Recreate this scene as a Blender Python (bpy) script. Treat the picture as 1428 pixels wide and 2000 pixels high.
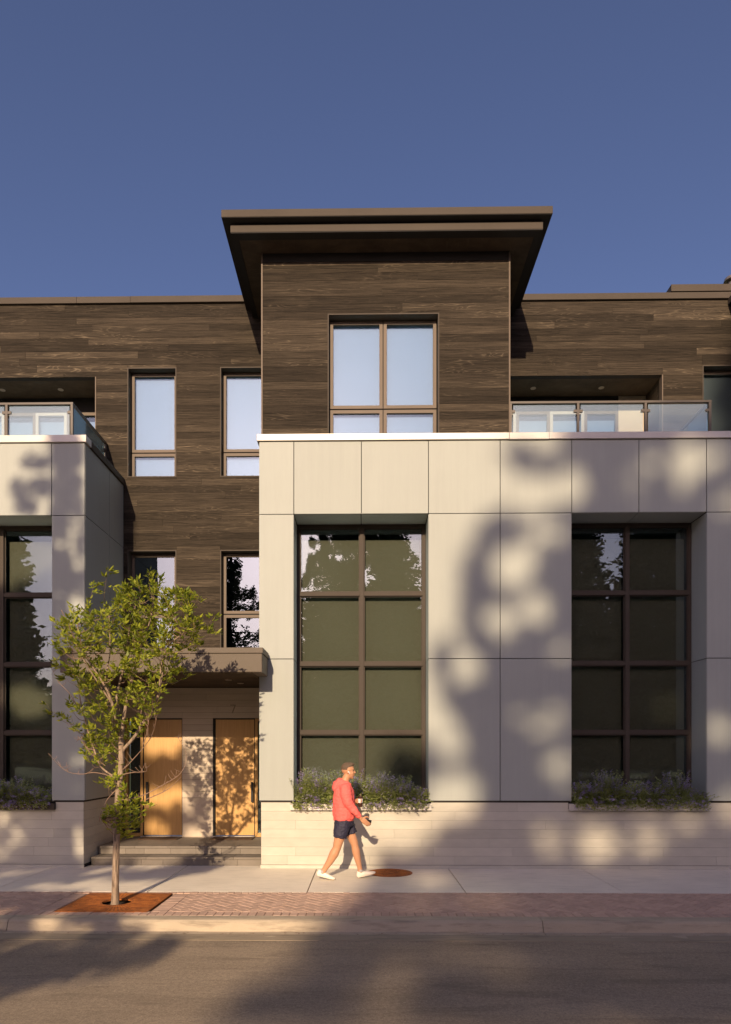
import bpy, bmesh, math, random
import numpy as np
from mathutils import Vector, Matrix, noise as mnoise

for _o in list(bpy.data.objects):
    bpy.data.objects.remove(_o, do_unlink=True)
sc = bpy.context.scene
col = sc.collection
R = math.radians
rng = random.Random(11)

# ------------------------------------------------------------------ camera
cam_d = bpy.data.cameras.new('camera')
cam_d.sensor_fit = 'VERTICAL'; cam_d.sensor_height = 36.0; cam_d.sensor_width = 36.0 * 731 / 1024
cam_d.lens = 24.0
cam_d.shift_x = 0.0105; cam_d.shift_y = 0.234
cam_d.clip_start = 0.1; cam_d.clip_end = 3000
cam = bpy.data.objects.new('camera', cam_d); col.objects.link(cam)
cam.location = (0, -11.4, 1.95); cam.rotation_euler = (R(90), 0, R(0.83))
sc.camera = cam

# ------------------------------------------------------------------ sky and sun
SUN_A, SUN_E = 0.11, 0.38            # sideways drift and drop of the sunlight per metre travelled towards the house
SUN_DIR = Vector((SUN_A, 1.0, -SUN_E)).normalized()
world = bpy.data.worlds.new('World'); sc.world = world; world.use_nodes = True
wn, wl = world.node_tree.nodes, world.node_tree.links
bg = wn['Background']
sky = wn.new('ShaderNodeTexSky'); sky.sky_type = 'NISHITA'; sky.sun_disc = False
sky.sun_elevation = math.asin(-SUN_DIR.z)
sky.sun_rotation = math.atan2(-SUN_DIR.x, -SUN_DIR.y)
sky.altitude = 1000; sky.air_density = 1.0; sky.dust_density = 5.5; sky.ozone_density = 5.0
wb = wn.new('ShaderNodeMix'); wb.data_type = 'RGBA'; wb.blend_type = 'MULTIPLY'; wb.inputs[0].default_value = 1.0   # one overall white balance
wb.inputs[7].default_value = (1.21, 0.87, 0.86, 1)
wl.new(sky.outputs[0], wb.inputs[6]); wl.new(wb.outputs[2], bg.inputs[0]); bg.inputs[1].default_value = 0.100
sun_d = bpy.data.lights.new('sun', 'SUN'); sun_d.energy = 4.5; sun_d.angle = R(0.5); sun_d.color = (1.0, 0.765, 0.52)
sun = bpy.data.objects.new('sun', sun_d); col.objects.link(sun)
sun.rotation_euler = SUN_DIR.to_track_quat('-Z', 'Y').to_euler(); sun.location = (-10, -60, 30)
vs = sc.view_settings
vs.view_transform = 'Standard'; vs.look = 'None'; vs.exposure = 0.55; vs.gamma = 1.0; vs.use_curve_mapping = False
sc.cycles.max_bounces = 8; sc.cycles.transparent_max_bounces = 16

# ------------------------------------------------------------------ material helpers
class NT:
    def __init__(s, name):
        s.m = bpy.data.materials.new(name); s.m.use_nodes = True
        s.n, s.l = s.m.node_tree.nodes, s.m.node_tree.links
        s.b = s.n['Principled BSDF']; s.out = s.n['Material Output']
    def new(s, t, **k):
        n = s.n.new(t)
        for a, v in k.items(): setattr(n, a, v)
        return n
    def set(s, sock, v):
        if isinstance(v, bpy.types.NodeSocket): s.l.new(v, sock)
        else: sock.default_value = v
    def co(s, scale=(1, 1, 1), rand=False, rot=(0, 0, 0)):
        tc = s.new('ShaderNodeTexCoord'); mp = s.new('ShaderNodeMapping')
        mp.inputs['Scale'].default_value = scale; mp.inputs['Rotation'].default_value = rot
        s.l.new(tc.outputs['Object'], mp.inputs['Vector'])
        if rand:
            v = s.new('ShaderNodeVectorMath', operation='SCALE'); v.inputs[0].default_value = (37.0, 61.0, 23.0)
            s.l.new(s.rand(), v.inputs['Scale']); s.l.new(v.outputs[0], mp.inputs['Location'])
        return mp.outputs[0]
    def rand(s):
        oi = s.new('ShaderNodeObjectInfo'); ge = s.new('ShaderNodeNewGeometry')
        a = s.math('ADD', oi.outputs['Random'], ge.outputs['Random Per Island'])
        return s.math('FRACT', a)
    def math(s, op, a, b=0.0, clamp=False):
        n = s.new('ShaderNodeMath', operation=op); n.use_clamp = clamp
        s.set(n.inputs[0], a); s.set(n.inputs[1], b); return n.outputs[0]
    def noise(s, vec, scale=5, detail=4, rough=0.55, dist=0):
        n = s.new('ShaderNodeTexNoise'); s.l.new(vec, n.inputs['Vector'])
        n.inputs['Scale'].default_value = scale; n.inputs['Detail'].default_value = detail
        n.inputs['Roughness'].default_value = rough; n.inputs['Distortion'].default_value = dist
        return n.outputs['Fac']
    def ramp(s, fac, stops):
        n = s.new('ShaderNodeValToRGB'); s.l.new(fac, n.inputs[0]); e = n.color_ramp.elements
        while len(e) < len(stops): e.new(0.5)
        for i, (p, c) in enumerate(stops):
            e[i].position = p; e[i].color = (*c, 1) if not isinstance(c, float) else (c, c, c, 1)
        return n.outputs[0]
    def mix(s, fac, a, b, mode='MIX'):
        n = s.new('ShaderNodeMix', data_type='RGBA', blend_type=mode)
        s.set(n.inputs[0], fac)
        for sk, v in ((n.inputs[6], a), (n.inputs[7], b)):
            s.set(sk, (*v, 1) if isinstance(v, tuple) and len(v) == 3 else v)
        return n.outputs[2]
    def hsv(s, c, v=1.0, h=0.5, sat=1.0):
        n = s.new('ShaderNodeHueSaturation'); s.set(n.inputs['Color'], c)
        s.set(n.inputs['Value'], v); s.set(n.inputs['Hue'], h); s.set(n.inputs['Saturation'], sat); return n.outputs[0]
    def bump(s, h, strength=0.3, dist=0.01):
        n = s.new('ShaderNodeBump'); n.inputs['Strength'].default_value = strength; n.inputs['Distance'].default_value = dist
        s.l.new(h, n.inputs['Height']); s.l.new(n.outputs[0], s.b.inputs['Normal']); return n.outputs[0]
    def fin(s, color, rough=0.7, metal=0.0, spec=0.4):
        s.set(s.b.inputs['Base Color'], (*color, 1) if isinstance(color, tuple) else color)
        s.set(s.b.inputs['Roughness'], rough); s.b.inputs['Metallic'].default_value = metal
        s.b.inputs['Specular IOR Level'].default_value = spec
        return s.m

def mapr(t, sock, lo, hi):
    return t.math('ADD', t.math('MULTIPLY', sock, hi - lo), lo)

def plain(name, base, rough=0.7, var=0.12, vscale=2.0, bscale=60, bstr=0.15, bdist=0.004, stretch=(1, 1, 1), rnd=0.0, metal=0.0, spec=0.4):
    t = NT(name); v = t.co(stretch)
    n = t.noise(v, vscale, 5); fine = t.noise(v, bscale, 3)
    val = mapr(t, n, 1 - 2 * var * 0.5 - var * 0.5, 1 + 1.5 * var)
    val = t.math('MULTIPLY', val, mapr(t, fine, 1 - var * .6, 1 + var * .6))
    if rnd: val = t.math('MULTIPLY', val, mapr(t, t.rand(), 1 - rnd, 1 + rnd))
    if bstr: t.bump(fine, bstr, bdist)
    return t.fin(t.hsv((*base, 1), val), rough, metal, spec)

def wood_boards(name, dark, mid, light, lo=0.62, hi=1.42, rough=0.62):
    t = NT(name)
    g = t.noise(t.co((0.7, 1, 30), True), 3.0, 6, 0.65, 0.4)
    c = t.mix(t.math('SUBTRACT', t.math('MULTIPLY', g, 3.0), 1.0, True), dark, mid)
    k = t.noise(t.co((0.42, 1, 4.2), True), 1.7, 2, 0.45, 0.7)
    pp = t.math('PINGPONG', t.math('MULTIPLY', k, 15.0), 0.5)
    line = t.math('POWER', t.math('MULTIPLY', pp, 2.0, True), 5.0)
    patch = t.noise(t.co((0.5, 1, 2.5), True), 1.3, 3, 0.5)
    patch = t.math('MULTIPLY', t.math('SUBTRACT', patch, 0.47, True), 4.5, True)
    fac = t.math('MULTIPLY', t.math('MULTIPLY', line, patch), t.math('ADD', g, 0.05))
    c = t.mix(t.math('MULTIPLY', fac, 0.9, True), c, light)
    speck = t.noise(t.co((5, 1, 160), True), 3.0, 2)
    c = t.mix(t.math('MULTIPLY', t.math('SUBTRACT', speck, 0.6, True), 1.6, True), c, light)
    r = t.rand()
    c = t.hsv(c, mapr(t, t.math('POWER', r, 1.6), lo, hi))
    t.bump(t.math('ADD', g, line), 0.35, 0.003)
    return t.fin(c, 0.8, 0, 0.12)

def glass(name, tint, base_refl, wave=0.0, rough=0.0, haze=0.0, hazecol=(0.6, 0.7, 0.72)):
    t = NT(name); t.n.remove(t.b)
    tr = t.new('ShaderNodeBsdfTransparent'); tr.inputs[0].default_value = (*tint, 1)
    gl = t.new('ShaderNodeBsdfGlossy'); gl.inputs['Roughness'].default_value = rough
    gl.inputs['Color'].default_value = (0.70, 0.86, 0.95, 1)
    fr = t.new('ShaderNodeFresnel'); fr.inputs['IOR'].default_value = 1.5
    if wave:
        h = t.noise(t.co((1, 1, 1)), 0.9, 1.5, 0.4)
        b = t.new('ShaderNodeBump'); b.inputs['Strength'].default_value = wave; b.inputs['Distance'].default_value = 0.05
        t.l.new(h, b.inputs['Height']); t.l.new(b.outputs[0], gl.inputs['Normal'])
    f = t.math('ADD', fr.outputs[0], base_refl, True)
    mx = t.new('ShaderNodeMixShader'); t.l.new(f, mx.inputs[0]); t.l.new(tr.outputs[0], mx.inputs[1]); t.l.new(gl.outputs[0], mx.inputs[2])
    last = mx.outputs[0]
    if haze:
        df = t.new('ShaderNodeBsdfDiffuse'); df.inputs[0].default_value = (*hazecol, 1)
        m2 = t.new('ShaderNodeMixShader'); m2.inputs[0].default_value = haze
        t.l.new(last, m2.inputs[1]); t.l.new(df.outputs[0], m2.inputs[2]); last = m2.outputs[0]
    t.l.new(last, t.out.inputs['Surface'])
    return t.m

def leaf_mat(name, c1, c2, trans=0.35, rough=0.5):
    t = NT(name); ge = t.new('ShaderNodeNewGeometry')
    c = t.mix(ge.outputs['Random Per Island'], c1, c2)
    n = t.noise(t.co(), 1.6, 2)
    c = t.hsv(c, mapr(t, n, 0.65, 1.35))
    t.fin(c, rough, 0, 0.35)
    tl = t.new('ShaderNodeBsdfTranslucent'); t.l.new(t.hsv(c, 1.5, 0.48), tl.inputs[0])
    mx = t.new('ShaderNodeMixShader'); mx.inputs[0].default_value = trans
    t.l.new(t.b.outputs[0], mx.inputs[1]); t.l.new(tl.outputs[0], mx.inputs[2]); t.l.new(mx.outputs[0], t.out.inputs['Surface'])
    return t.m

M = {}
def make_materials():
    # fibre-cement panel with very fine vertical brushing
    t = NT('fibre_cement_panel')
    n = t.noise(t.co((60, 60, 2.0), True), 3.0, 3); b = t.noise(t.co((1, 1, 1), True), 1.1, 4)
    val = t.math('MULTIPLY', mapr(t, n, 0.955, 1.045), mapr(t, b, 0.95, 1.05))
    val = t.math('MULTIPLY', val, mapr(t, t.rand(), 0.965, 1.035))
    st_ = t.noise(t.co((7, 7, 0.35), True), 1.6, 4, 0.6); val = t.math('MULTIPLY', val, mapr(t, st_, 0.935, 1.06))
    t.bump(n, 0.12, 0.002)
    M['panel'] = t.fin(t.hsv((0.326, 0.347, 0.318, 1), val), 0.62, 0, 0.3)
    M['wood'] = wood_boards('charred_wood_board', (0.014, 0.0112, 0.008), (0.060, 0.047, 0.033), (0.215, 0.170, 0.115))
    M['wood_soffit'] = wood_boards('stained_soffit_board', (0.05, 0.038, 0.026), (0.085, 0.064, 0.043), (0.12, 0.09, 0.06), 0.9, 1.1)
    M['siding'] = plain('beige_siding', (0.50, 0.42, 0.32), 0.7, 0.10, 2.0, 30, 0.15, 0.003, (1, 1, 6), 0.06)
    M['stone'] = plain('pale_limestone', (0.46, 0.435, 0.36), 0.75, 0.10, 3.5, 90, 0.25, 0.003, (1, 1, 2.2), 0.07)
    M['bronze'] = plain('bronze_frame', (0.128, 0.100, 0.075), 0.55, 0.08, 4, 80, 0.0, rnd=0.05, spec=0.2)
    M['number'] = plain('brushed_number', (0.27, 0.22, 0.165), 0.5, 0.05, 5, 40, 0.0)
    M['rail_bronze'] = plain('railing_bronze', (0.075, 0.06, 0.047), 0.45, 0.08, 4, 80, 0.0)
    M['dark_frame'] = plain('dark_bronze_frame', (0.056, 0.045, 0.035), 0.6, 0.08, 4, 80, 0.0, spec=0.15)
    M['fascia'] = plain('bronze_sheet_metal', (0.072, 0.060, 0.048), 0.65, 0.10, 1.2, 3, 0.15, 0.008, (1, 1, 1), 0.04, 0.0, 0.1)
    M['canopy'] = plain('taupe_sheet_metal', (0.105, 0.085, 0.064), 0.55, 0.08, 1.0, 2.2, 0.25, 0.015, (1, 1, 1), 0.0, 0.0, 0.2)
    M['cap'] = plain('pale_metal_coping', (0.50, 0.475, 0.43), 0.4, 0.05, 1.0, 2.5, 0.2, 0.01, (1, 1, 1), 0.03, 0.15, 0.5)
    M['black'] = plain('dark_gap', (0.02, 0.018, 0.016), 0.85, 0.1, 4, 40, 0.0)
    M['interior'] = plain('dark_interior', (0.03, 0.03, 0.028), 0.9, 0.1, 2, 20, 0.0)
    M['blind'] = plain('olive_roller_blind', (0.125, 0.120, 0.096), 0.85, 0.05, 1.0, 300, 0.1, 0.002)
    M['white_blind'] = plain('pale_roller_blind', (0.33, 0.38, 0.45), 0.85, 0.03, 1.0, 200, 0.0)
    M['glass_low'] = glass('tall_window_glass', (0.86, 0.88, 0.84), 0.05, 0.12)
    M['glass_up'] = glass('upper_window_glass', (0.80, 0.86, 0.92), 0.03, 0.05)
    M['glass_mid'] = glass('stair_window_glass', (0.4, 0.42, 0.42), 0.12, 0.12)
    M['rail_glass'] = glass('railing_glass', (0.86, 0.92, 0.90), 0.07, 0.0, 0.0, 0.10)
    M['oak'] = None
    t = NT('oak_veneer')
    g = t.noise(t.co((26, 1, 0.8), True), 2.5, 5, 0.6, 0.3); g2 = t.noise(t.co((110, 1, 2.0), True), 2.0, 2)
    c = t.mix(g, (0.40, 0.215, 0.062), (0.66, 0.395, 0.135)); c = t.hsv(c, mapr(t, g2, 0.86, 1.12))
    t.bump(g2, 0.2, 0.002); M['oak'] = t.fin(c, 0.45, 0, 0.4)
    M['step'] = plain('dark_granite', (0.175, 0.15, 0.12), 0.7, 0.14, 5, 150, 0.3, 0.003, (1, 1, 1), 0.16)
    M['mat'] = plain('coir_mat', (0.085, 0.05, 0.028), 0.95, 0.2, 20, 400, 0.8, 0.006)
    M['rust'] = None
    t = NT('rusty_cast_iron')
    n = t.noise(t.co(), 9, 6, 0.6); n2 = t.noise(t.co(), 90, 3)
    c = t.ramp(n, [(0.3, (0.15, 0.045, 0.012)), (0.55, (0.33, 0.105, 0.020)), (0.75, (0.44, 0.16, 0.035))])
    c = t.hsv(c, mapr(t, n2, 0.75, 1.25)); t.bump(n2, 0.4, 0.003); M['rust'] = t.fin(c, 0.85, 0, 0.3)
    # concrete slabs, kerb
    def conc(name, base, rnd=0.05, stain=0.0):
        t = NT(name); v = t.co()
        n = t.noise(v, 1.4, 6, 0.6); f = t.noise(v, 180, 2); w = t.noise(t.co((0.8, 5, 5)), 3.0, 5, 0.65)
        val = t.math('MULTIPLY', mapr(t, n, 0.8, 1.17), mapr(t, f, 0.82, 1.18))
        val = t.math('MULTIPLY', val, mapr(t, t.rand(), 1 - rnd, 1 + rnd))
        c = t.hsv((*base, 1), val)
        if stain:
            s_ = t.math('MULTIPLY', t.math('SUBTRACT', w, 0.5, True), 4.0 * stain, True)
            c = t.mix(s_, c, tuple(x * 0.38 for x in base))
        t.bump(f, 0.35, 0.003); return t.fin(c, 0.85, 0, 0.3)
    M['slab'] = conc('sidewalk_concrete', (0.72, 0.655, 0.535), 0.04, 0.30)
    M['kerb'] = conc('kerb_concrete', (0.40, 0.33, 0.235), 0.05, 0.75)
    M['gutter'] = conc('gutter_concrete', (0.30, 0.245, 0.17), 0.03, 0.7)
    t = NT('asphalt'); v = t.co()
    ag = t.noise(v, 75, 4, 0.75); big = t.noise(t.co((0.35, 1, 1)), 1.3, 5, 0.6); st = t.noise(t.co((0.5, 3.0, 1)), 1.2, 6, 0.65, 0.6)
    val = t.math('MULTIPLY', mapr(t, ag, 0.2, 1.8), mapr(t, big, 0.55, 1.45))
    c = t.hsv((0.265, 0.21, 0.145, 1), val)
    c = t.mix(t.math('MULTIPLY', t.math('SUBTRACT', st, 0.53, True), 3.4, True), c, (0.13, 0.102, 0.072))
    vo = t.new('ShaderNodeTexVoronoi'); t.l.new(v, vo.inputs['Vector']); vo.inputs['Scale'].default_value = 22
    sp = t.math('LESS_THAN', vo.outputs['Distance'], 0.10)
    c = t.mix(t.math('MULTIPLY', sp, 0.55), c, (0.48, 0.39, 0.28))
    g3 = t.noise(t.co((1, 1, 1)), 24, 3, 0.7); c = t.hsv(c, mapr(t, g3, 0.6, 1.4))
    t.bump(ag, 0.6, 0.006); M['asphalt'] = t.fin(c, 0.88, 0, 0.3)
    M['brick'] = plain('clay_paver', (0.46, 0.315, 0.235), 0.85, 0.16, 12, 200, 0.35, 0.003, (1, 1, 1), 0.11)
    M['sand'] = plain('jointing_sand', (0.33, 0.225, 0.16), 0.95, 0.15, 8, 200, 0.3)
    M['soil'] = plain('dark_soil', (0.045, 0.033, 0.023), 0.95, 0.25, 10, 80, 0.8, 0.02)
    M['grass'] = plain('lawn_grass', (0.055, 0.075, 0.022), 0.95, 0.25, 1.5, 60, 0.5, 0.03)
    t = NT('young_bark')
    g = t.noise(t.co((14, 14, 2.2)), 3, 5, 0.6); c = t.ramp(g, [(0.32, (0.085, 0.062, 0.044)), (0.5, (0.25, 0.185, 0.13)), (0.7, (0.38, 0.285, 0.205))])
    t.bump(g, 0.8, 0.012); M['bark'] = t.fin(c, 0.85, 0, 0.25)
    M['twig'] = plain('twig_bark', (0.25, 0.165, 0.115), 0.8, 0.2, 10, 60, 0.2)
    M['leaf'] = leaf_mat('ash_leaf', (0.085, 0.135, 0.012), (0.36, 0.385, 0.035), 0.45)
    M['mint'] = leaf_mat('catmint_leaf', (0.18, 0.24, 0.06), (0.40, 0.43, 0.16), 0.38)
    M['bloom'] = leaf_mat('catmint_bloom', (0.33, 0.24, 0.56), (0.58, 0.46, 0.76), 0.3)
    M['needle'] = leaf_mat('spruce_needles', (0.018, 0.030, 0.013), (0.04, 0.058, 0.022), 0.1, 0.7)
    M['old_bark'] = plain('old_spruce_bark', (0.07, 0.052, 0.038), 0.9, 0.2, 5, 30, 0.6, 0.03)
    M['white'] = plain('white_trim', (0.75, 0.74, 0.72), 0.5, 0.03, 2, 30, 0.0)
    M['pale_frame'] = plain('pale_door_frame', (0.34, 0.325, 0.31), 0.5, 0.03, 2, 30, 0.0)
    M['lamp'] = plain('downlight_trim', (0.33, 0.27, 0.2), 0.4, 0.03, 2, 30, 0.0)
    M['black_metal'] = plain('black_handle_metal', (0.012, 0.011, 0.011), 0.35, 0.1, 4, 50, 0.0)
    M['galv'] = plain('galvanised_vent', (0.28, 0.25, 0.22), 0.35, 0.1, 3, 40, 0.0, metal=0.7)
    # person
    M['skin'] = plain('skin', (0.47, 0.235, 0.125), 0.5, 0.06, 18, 120, 0.05)
    M['hoodie'] = plain('coral_jersey', (0.80, 0.135, 0.115), 0.85, 0.06, 10, 260, 0.2, 0.002)
    M['shorts'] = plain('navy_shorts_fabric', (0.022, 0.021, 0.042), 0.7, 0.12, 10, 200, 0.15, 0.002)
    M['hair'] = plain('short_brown_hair', (0.10, 0.066, 0.042), 0.75, 0.35, 60, 250, 0.8, 0.004)
    M['shoe'] = plain('white_canvas', (0.78, 0.70, 0.58), 0.7, 0.05, 10, 150, 0.1, 0.002)
    M['rubber'] = plain('pale_rubber_sole', (0.66, 0.57, 0.45), 0.6, 0.05, 10, 80, 0.0)
    M['sock'] = plain('grey_sock', (0.36, 0.33, 0.31), 0.9, 0.08, 20, 200, 0.1)
    M['cup'] = plain('dark_iced_drink', (0.05, 0.022, 0.015), 0.15, 0.1, 20, 60, 0.0, spec=0.6)
    M['phone'] = plain('black_phone', (0.012, 0.012, 0.014), 0.25, 0.05, 5, 20, 0.0, spec=0.6)
    M['eye'] = plain('dark_eye', (0.02, 0.014, 0.01), 0.3, 0.05, 5, 20, 0.0)
make_materials()

# ------------------------------------------------------------------ object helpers
WLOC = {}
def link(o, parent=None):
    col.objects.link(o)
    if parent is not None:
        o.parent = parent
        o.matrix_parent_inverse = Matrix.Translation(-WLOC.get(parent.name, Vector((0, 0, 0))))
    return o
def tag(o, label, cat, group=None):
    o['label'] = label; o['category'] = cat
    if group: o['group'] = group
    return o
def thing(name, loc, label, cat, group=None):
    o = bpy.data.objects.new(name, None); o.location = loc; o.empty_display_size = 0.2
    col.objects.link(o); WLOC[o.name] = Vector(loc)
    return tag(o, label, cat, group)
class MB:
    def __init__(s): s.v = []; s.f = []
    def box(s, x0, x1, y0, y1, z0, z1):
        n = len(s.v)
        s.v += [(x0, y0, z0), (x1, y0, z0), (x1, y1, z0), (x0, y1, z0), (x0, y0, z1), (x1, y0, z1), (x1, y1, z1), (x0, y1, z1)]
        s.f += [tuple(n + i for i in q) for q in ((0, 3, 2, 1), (4, 5, 6, 7), (0, 1, 5, 4), (1, 2, 6, 5), (2, 3, 7, 6), (3, 0, 4, 7))]
        return s
    def prism(s, pts, z0, z1):           # plan outline, counter-clockwise
        n = len(s.v); k = len(pts)
        s.v += [(x, y, z0) for x, y in pts] + [(x, y, z1) for x, y in pts]
        s.f += [tuple(n + i for i in reversed(range(k))), tuple(n + k + i for i in range(k))]
        s.f += [(n + i, n + (i + 1) % k, n + k + (i + 1) % k, n + k + i) for i in range(k)]
        return s
    def xz(s, pts, y0, y1):              # elevation outline extruded in depth
        n = len(s.v); k = len(pts)
        s.v += [(x, y0, z) for x, z in pts] + [(x, y1, z) for x, z in pts]
        s.f += [tuple(n + i for i in range(k)), tuple(n + k + i for i in reversed(range(k)))]
        s.f += [(n + (i + 1) % k, n + i, n + k + i, n + k + (i + 1) % k) for i in range(k)]
        return s
    def cyl(s, p0, p1, r0, r1=None, n=12):
        r1 = r0 if r1 is None else r1
        p0, p1 = Vector(p0), Vector(p1); d = (p1 - p0).normalized()
        a = d.orthogonal().normalized(); b = d.cross(a); o = len(s.v)
        for p, r in ((p0, r0), (p1, r1)):
            for i in range(n):
                t = 2 * math.pi * i / n; s.v.append(tuple(p + a * (r * math.cos(t)) + b * (r * math.sin(t))))
        s.f += [(o + i, o + (i + 1) % n, o + n + (i + 1) % n, o + n + i) for i in range(n)]
        s.f += [tuple(o + i for i in reversed(range(n))), tuple(o + n + i for i in range(n))]
        return s
    def mesh(s, name):
        me = bpy.data.meshes.new(name); me.from_pydata(s.v, [], s.f); me.update(); return me
    def build(s, name, mat, parent=None, kind=None, smooth=False, bevel=0.0):
        me = s.mesh(name)
        if bevel:
            bm = bmesh.new(); bm.from_mesh(me)
            bmesh.ops.bevel(bm, geom=list(bm.edges), offset=bevel, segments=2, affect='EDGES', profile=0.5)
            bm.to_mesh(me); bm.free()
        me.materials.append(M[mat] if isinstance(mat, str) else mat)
        if smooth: me.polygons.foreach_set('use_smooth', [True] * len(me.polygons))
        o = link(bpy.data.objects.new(name, me), parent)
        if kind: o['kind'] = kind
        return o
def bx(name, mat, parent, *a, bevel=0.0, kind=None): return MB().box(*a).build(name, mat, parent, kind, bevel=bevel)

def poly_mesh(name, V, nv, mat):
    """V: (n, nv, 3) array of separate polygons"""
    V = np.asarray(V, dtype=np.float32); n = len(V)
    me = bpy.data.meshes.new(name)
    me.vertices.add(n * nv); me.vertices.foreach_set('co', V.reshape(-1))
    me.loops.add(n * nv); me.loops.foreach_set('vertex_index', np.arange(n * nv, dtype=np.int32))
    me.polygons.add(n); me.polygons.foreach_set('loop_start', np.arange(0, n * nv, nv, dtype=np.int32))
    me.polygons.foreach_set('loop_total', np.full(n, nv, dtype=np.int32))
    me.update(calc_edges=True); me.validate()
    me.materials.append(M[mat] if isinstance(mat, str) else mat)
    return me
def in_poly(p, poly):
    x, y = p; c = False; j = len(poly) - 1
    for i in range(len(poly)):
        xi, yi = poly[i]; xj, yj = poly[j]
        if (yi > y) != (yj > y) and x < (xj - xi) * (y - yi) / (yj - yi) + xi: c = not c
        j = i
    return c
def cells(x0, x1, z0, z1, openings):
    """rectangles that tile the area outside the openings"""
    zs = sorted({z0, z1, *[min(max(o[k], z0), z1) for o in openings for k in (2, 3)]}); out = []
    for a, b in zip(zs, zs[1:]):
        if b - a < 1e-4: continue
        cur = x0
        for o in sorted(o for o in openings if o[2] < b - 1e-4 and o[3] > a + 1e-4):
            if o[0] > cur: out.append((cur, min(o[0], x1), a, b))
            cur = max(cur, o[1])
        if cur < x1: out.append((cur, x1, a, b))
    return out
def boards(parent, name, mat, x0, x1, z0, z1, Y, th, rowh, openings, lmin, lmax, gap=0.003, jit=0.003, axis='x'):
    z = z1
    while z > z0 + 0.01:
        a, b = max(z - rowh, z0), z; z -= rowh
        ov = sorted(o for o in openings if o[2] < b - 0.004 and o[3] > a + 0.004)
        spans = []; cur = x0
        for o in ov:
            if o[0] > cur + 0.005: spans.append((cur, min(o[0], x1), a, b))
            if o[2] > a + 0.02: spans.append((max(o[0], x0), min(o[1], x1), a, o[2]))
            if o[3] < b - 0.02: spans.append((max(o[0], x0), min(o[1], x1), o[3], b))
            cur = max(cur, o[1])
        if cur < x1 - 0.005: spans.append((cur, x1, a, b))
        for (s0, s1, za, zb) in spans:
            p = s0; first = True
            while p < s1 - 1e-4:
                L = rng.uniform(lmin, lmax) * (rng.uniform(0.35, 1.0) if first else 1.0); first = False
                q = p + L
                if s1 - q < lmin * 0.35: q = s1
                y = Y - rng.uniform(0, jit)
                if axis == 'x': bx(name, mat, parent, p + gap * .5, q - gap * .5, y, Y + th, za + gap * .5, zb - gap * .5)
                else: bx(name, mat, parent, Y - th, Y + rng.uniform(0, jit), p + gap * .5, q - gap * .5, za + gap * .5, zb - gap * .5)
                p = q

# ------------------------------------------------------------------ the townhouse
B = thing('townhouse_building', (0, 0, 0), 'modern townhouse row with dark wood cladding, pale grey panels and flat projecting roof', 'building')
YB = 1.83           # plane of the dark board walls
ZC0, ZC1 = 7.14, 7.25
J1, J2, PB = 5.92, 3.50, 1.127
WIN1, WIN2, WIN0 = (-1.184, 1.064), (3.444, 5.667), (-7.50, -5.261)
XR = [-1.768, -1.184, -0.054, 1.064, 2.256, 3.444, 4.553, 5.667, 6.87, 8.2]

# pale panel volumes: dark core behind, then single panels with open joints
core = MB()
for x0, x1 in ((-1.74, -1.21), (1.09, 3.42), (5.69, 8.2)): core.box(x0, x1, 0.03, 1.0, 0.0, J1)
core.box(-1.74, 8.2, 0.03, 1.0, J1 + 0.03, ZC0)
for a, b in ((-8.6, -7.53), (-5.235, -4.73)): core.box(a, b, 0.03, 1.0, 0.0, J1)
core.box(-8.6, -4.73, 0.03, 1.0, J1 + 0.03, ZC0)
core.box(-8.6, -4.73, 1.0, 2.2, 0.0, 6.98); core.box(-1.70, 8.2, 1.0, 2.2, 0.0, 6.98)
core.build('facade_core', 'black', B)
G = 0.0065
def panel(x0, x1, z0, z1): bx('panel', 'panel', B, x0 + G, x1 - G, rng.uniform(-0.001, 0.001), 0.022, z0 + G, z1 - G)
for a, b in zip(XR, XR[1:]): panel(a, b, J1, ZC0 - 0.005)
for a, b in ((0, 1), (3, 4), (4, 5), (7, 8), (8, 9)):
    panel(XR[a], XR[b], J2, J1); panel(XR[a], XR[b], PB, J2)
XL = [-8.6, -7.50, -6.38, -5.261, -4.698]
for a, b in zip(XL, XL[1:]): panel(a, b, J1, ZC0 - 0.005)
for a, b in ((0, 1), (3, 4)):
    panel(XL[a], XL[b], J2, J1); panel(XL[a], XL[b], PB, J2)
# side wall of the left volume, facing the entrance
for y0, y1 in ((0.024, 1.10), (1.10, YB + 0.04)):
    for z0, z1 in ((PB, J2), (J2, J1), (J1, ZC0 - 0.005)):
        bx('panel', 'panel', B, -4.722, -4.698, y0 + G, y1 - G, z0 + G, z1 - G)
for z0, z1 in ((PB, J2), (J2, J1), (J1, ZC0 - 0.005)):
    bx('panel', 'panel', B, -1.768, -1.744, 0.024 + G, YB + 0.04, z0 + G, z1 - G)
# window reveals lined with panels
for (a, b) in (WIN1, WIN2, WIN0):
    mid = (a + b) / 2
    for s0, s1 in ((a, mid), (mid, b)):
        bx('reveal_panel', 'panel', B, s0 + G, s1 - G, 0.024, 0.60, J1, J1 + 0.022)
    for z0, z1 in ((1.10, J2), (J2, J1)):
        bx('reveal_panel', 'panel', B, a - 0.024, a - 0.002, 0.024, 0.60, z0 + G, z1 - G)
        bx('reveal_panel', 'panel', B, b + 0.002, b + 0.024, 0.024, 0.60, z0 + G, z1 - G)
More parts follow.
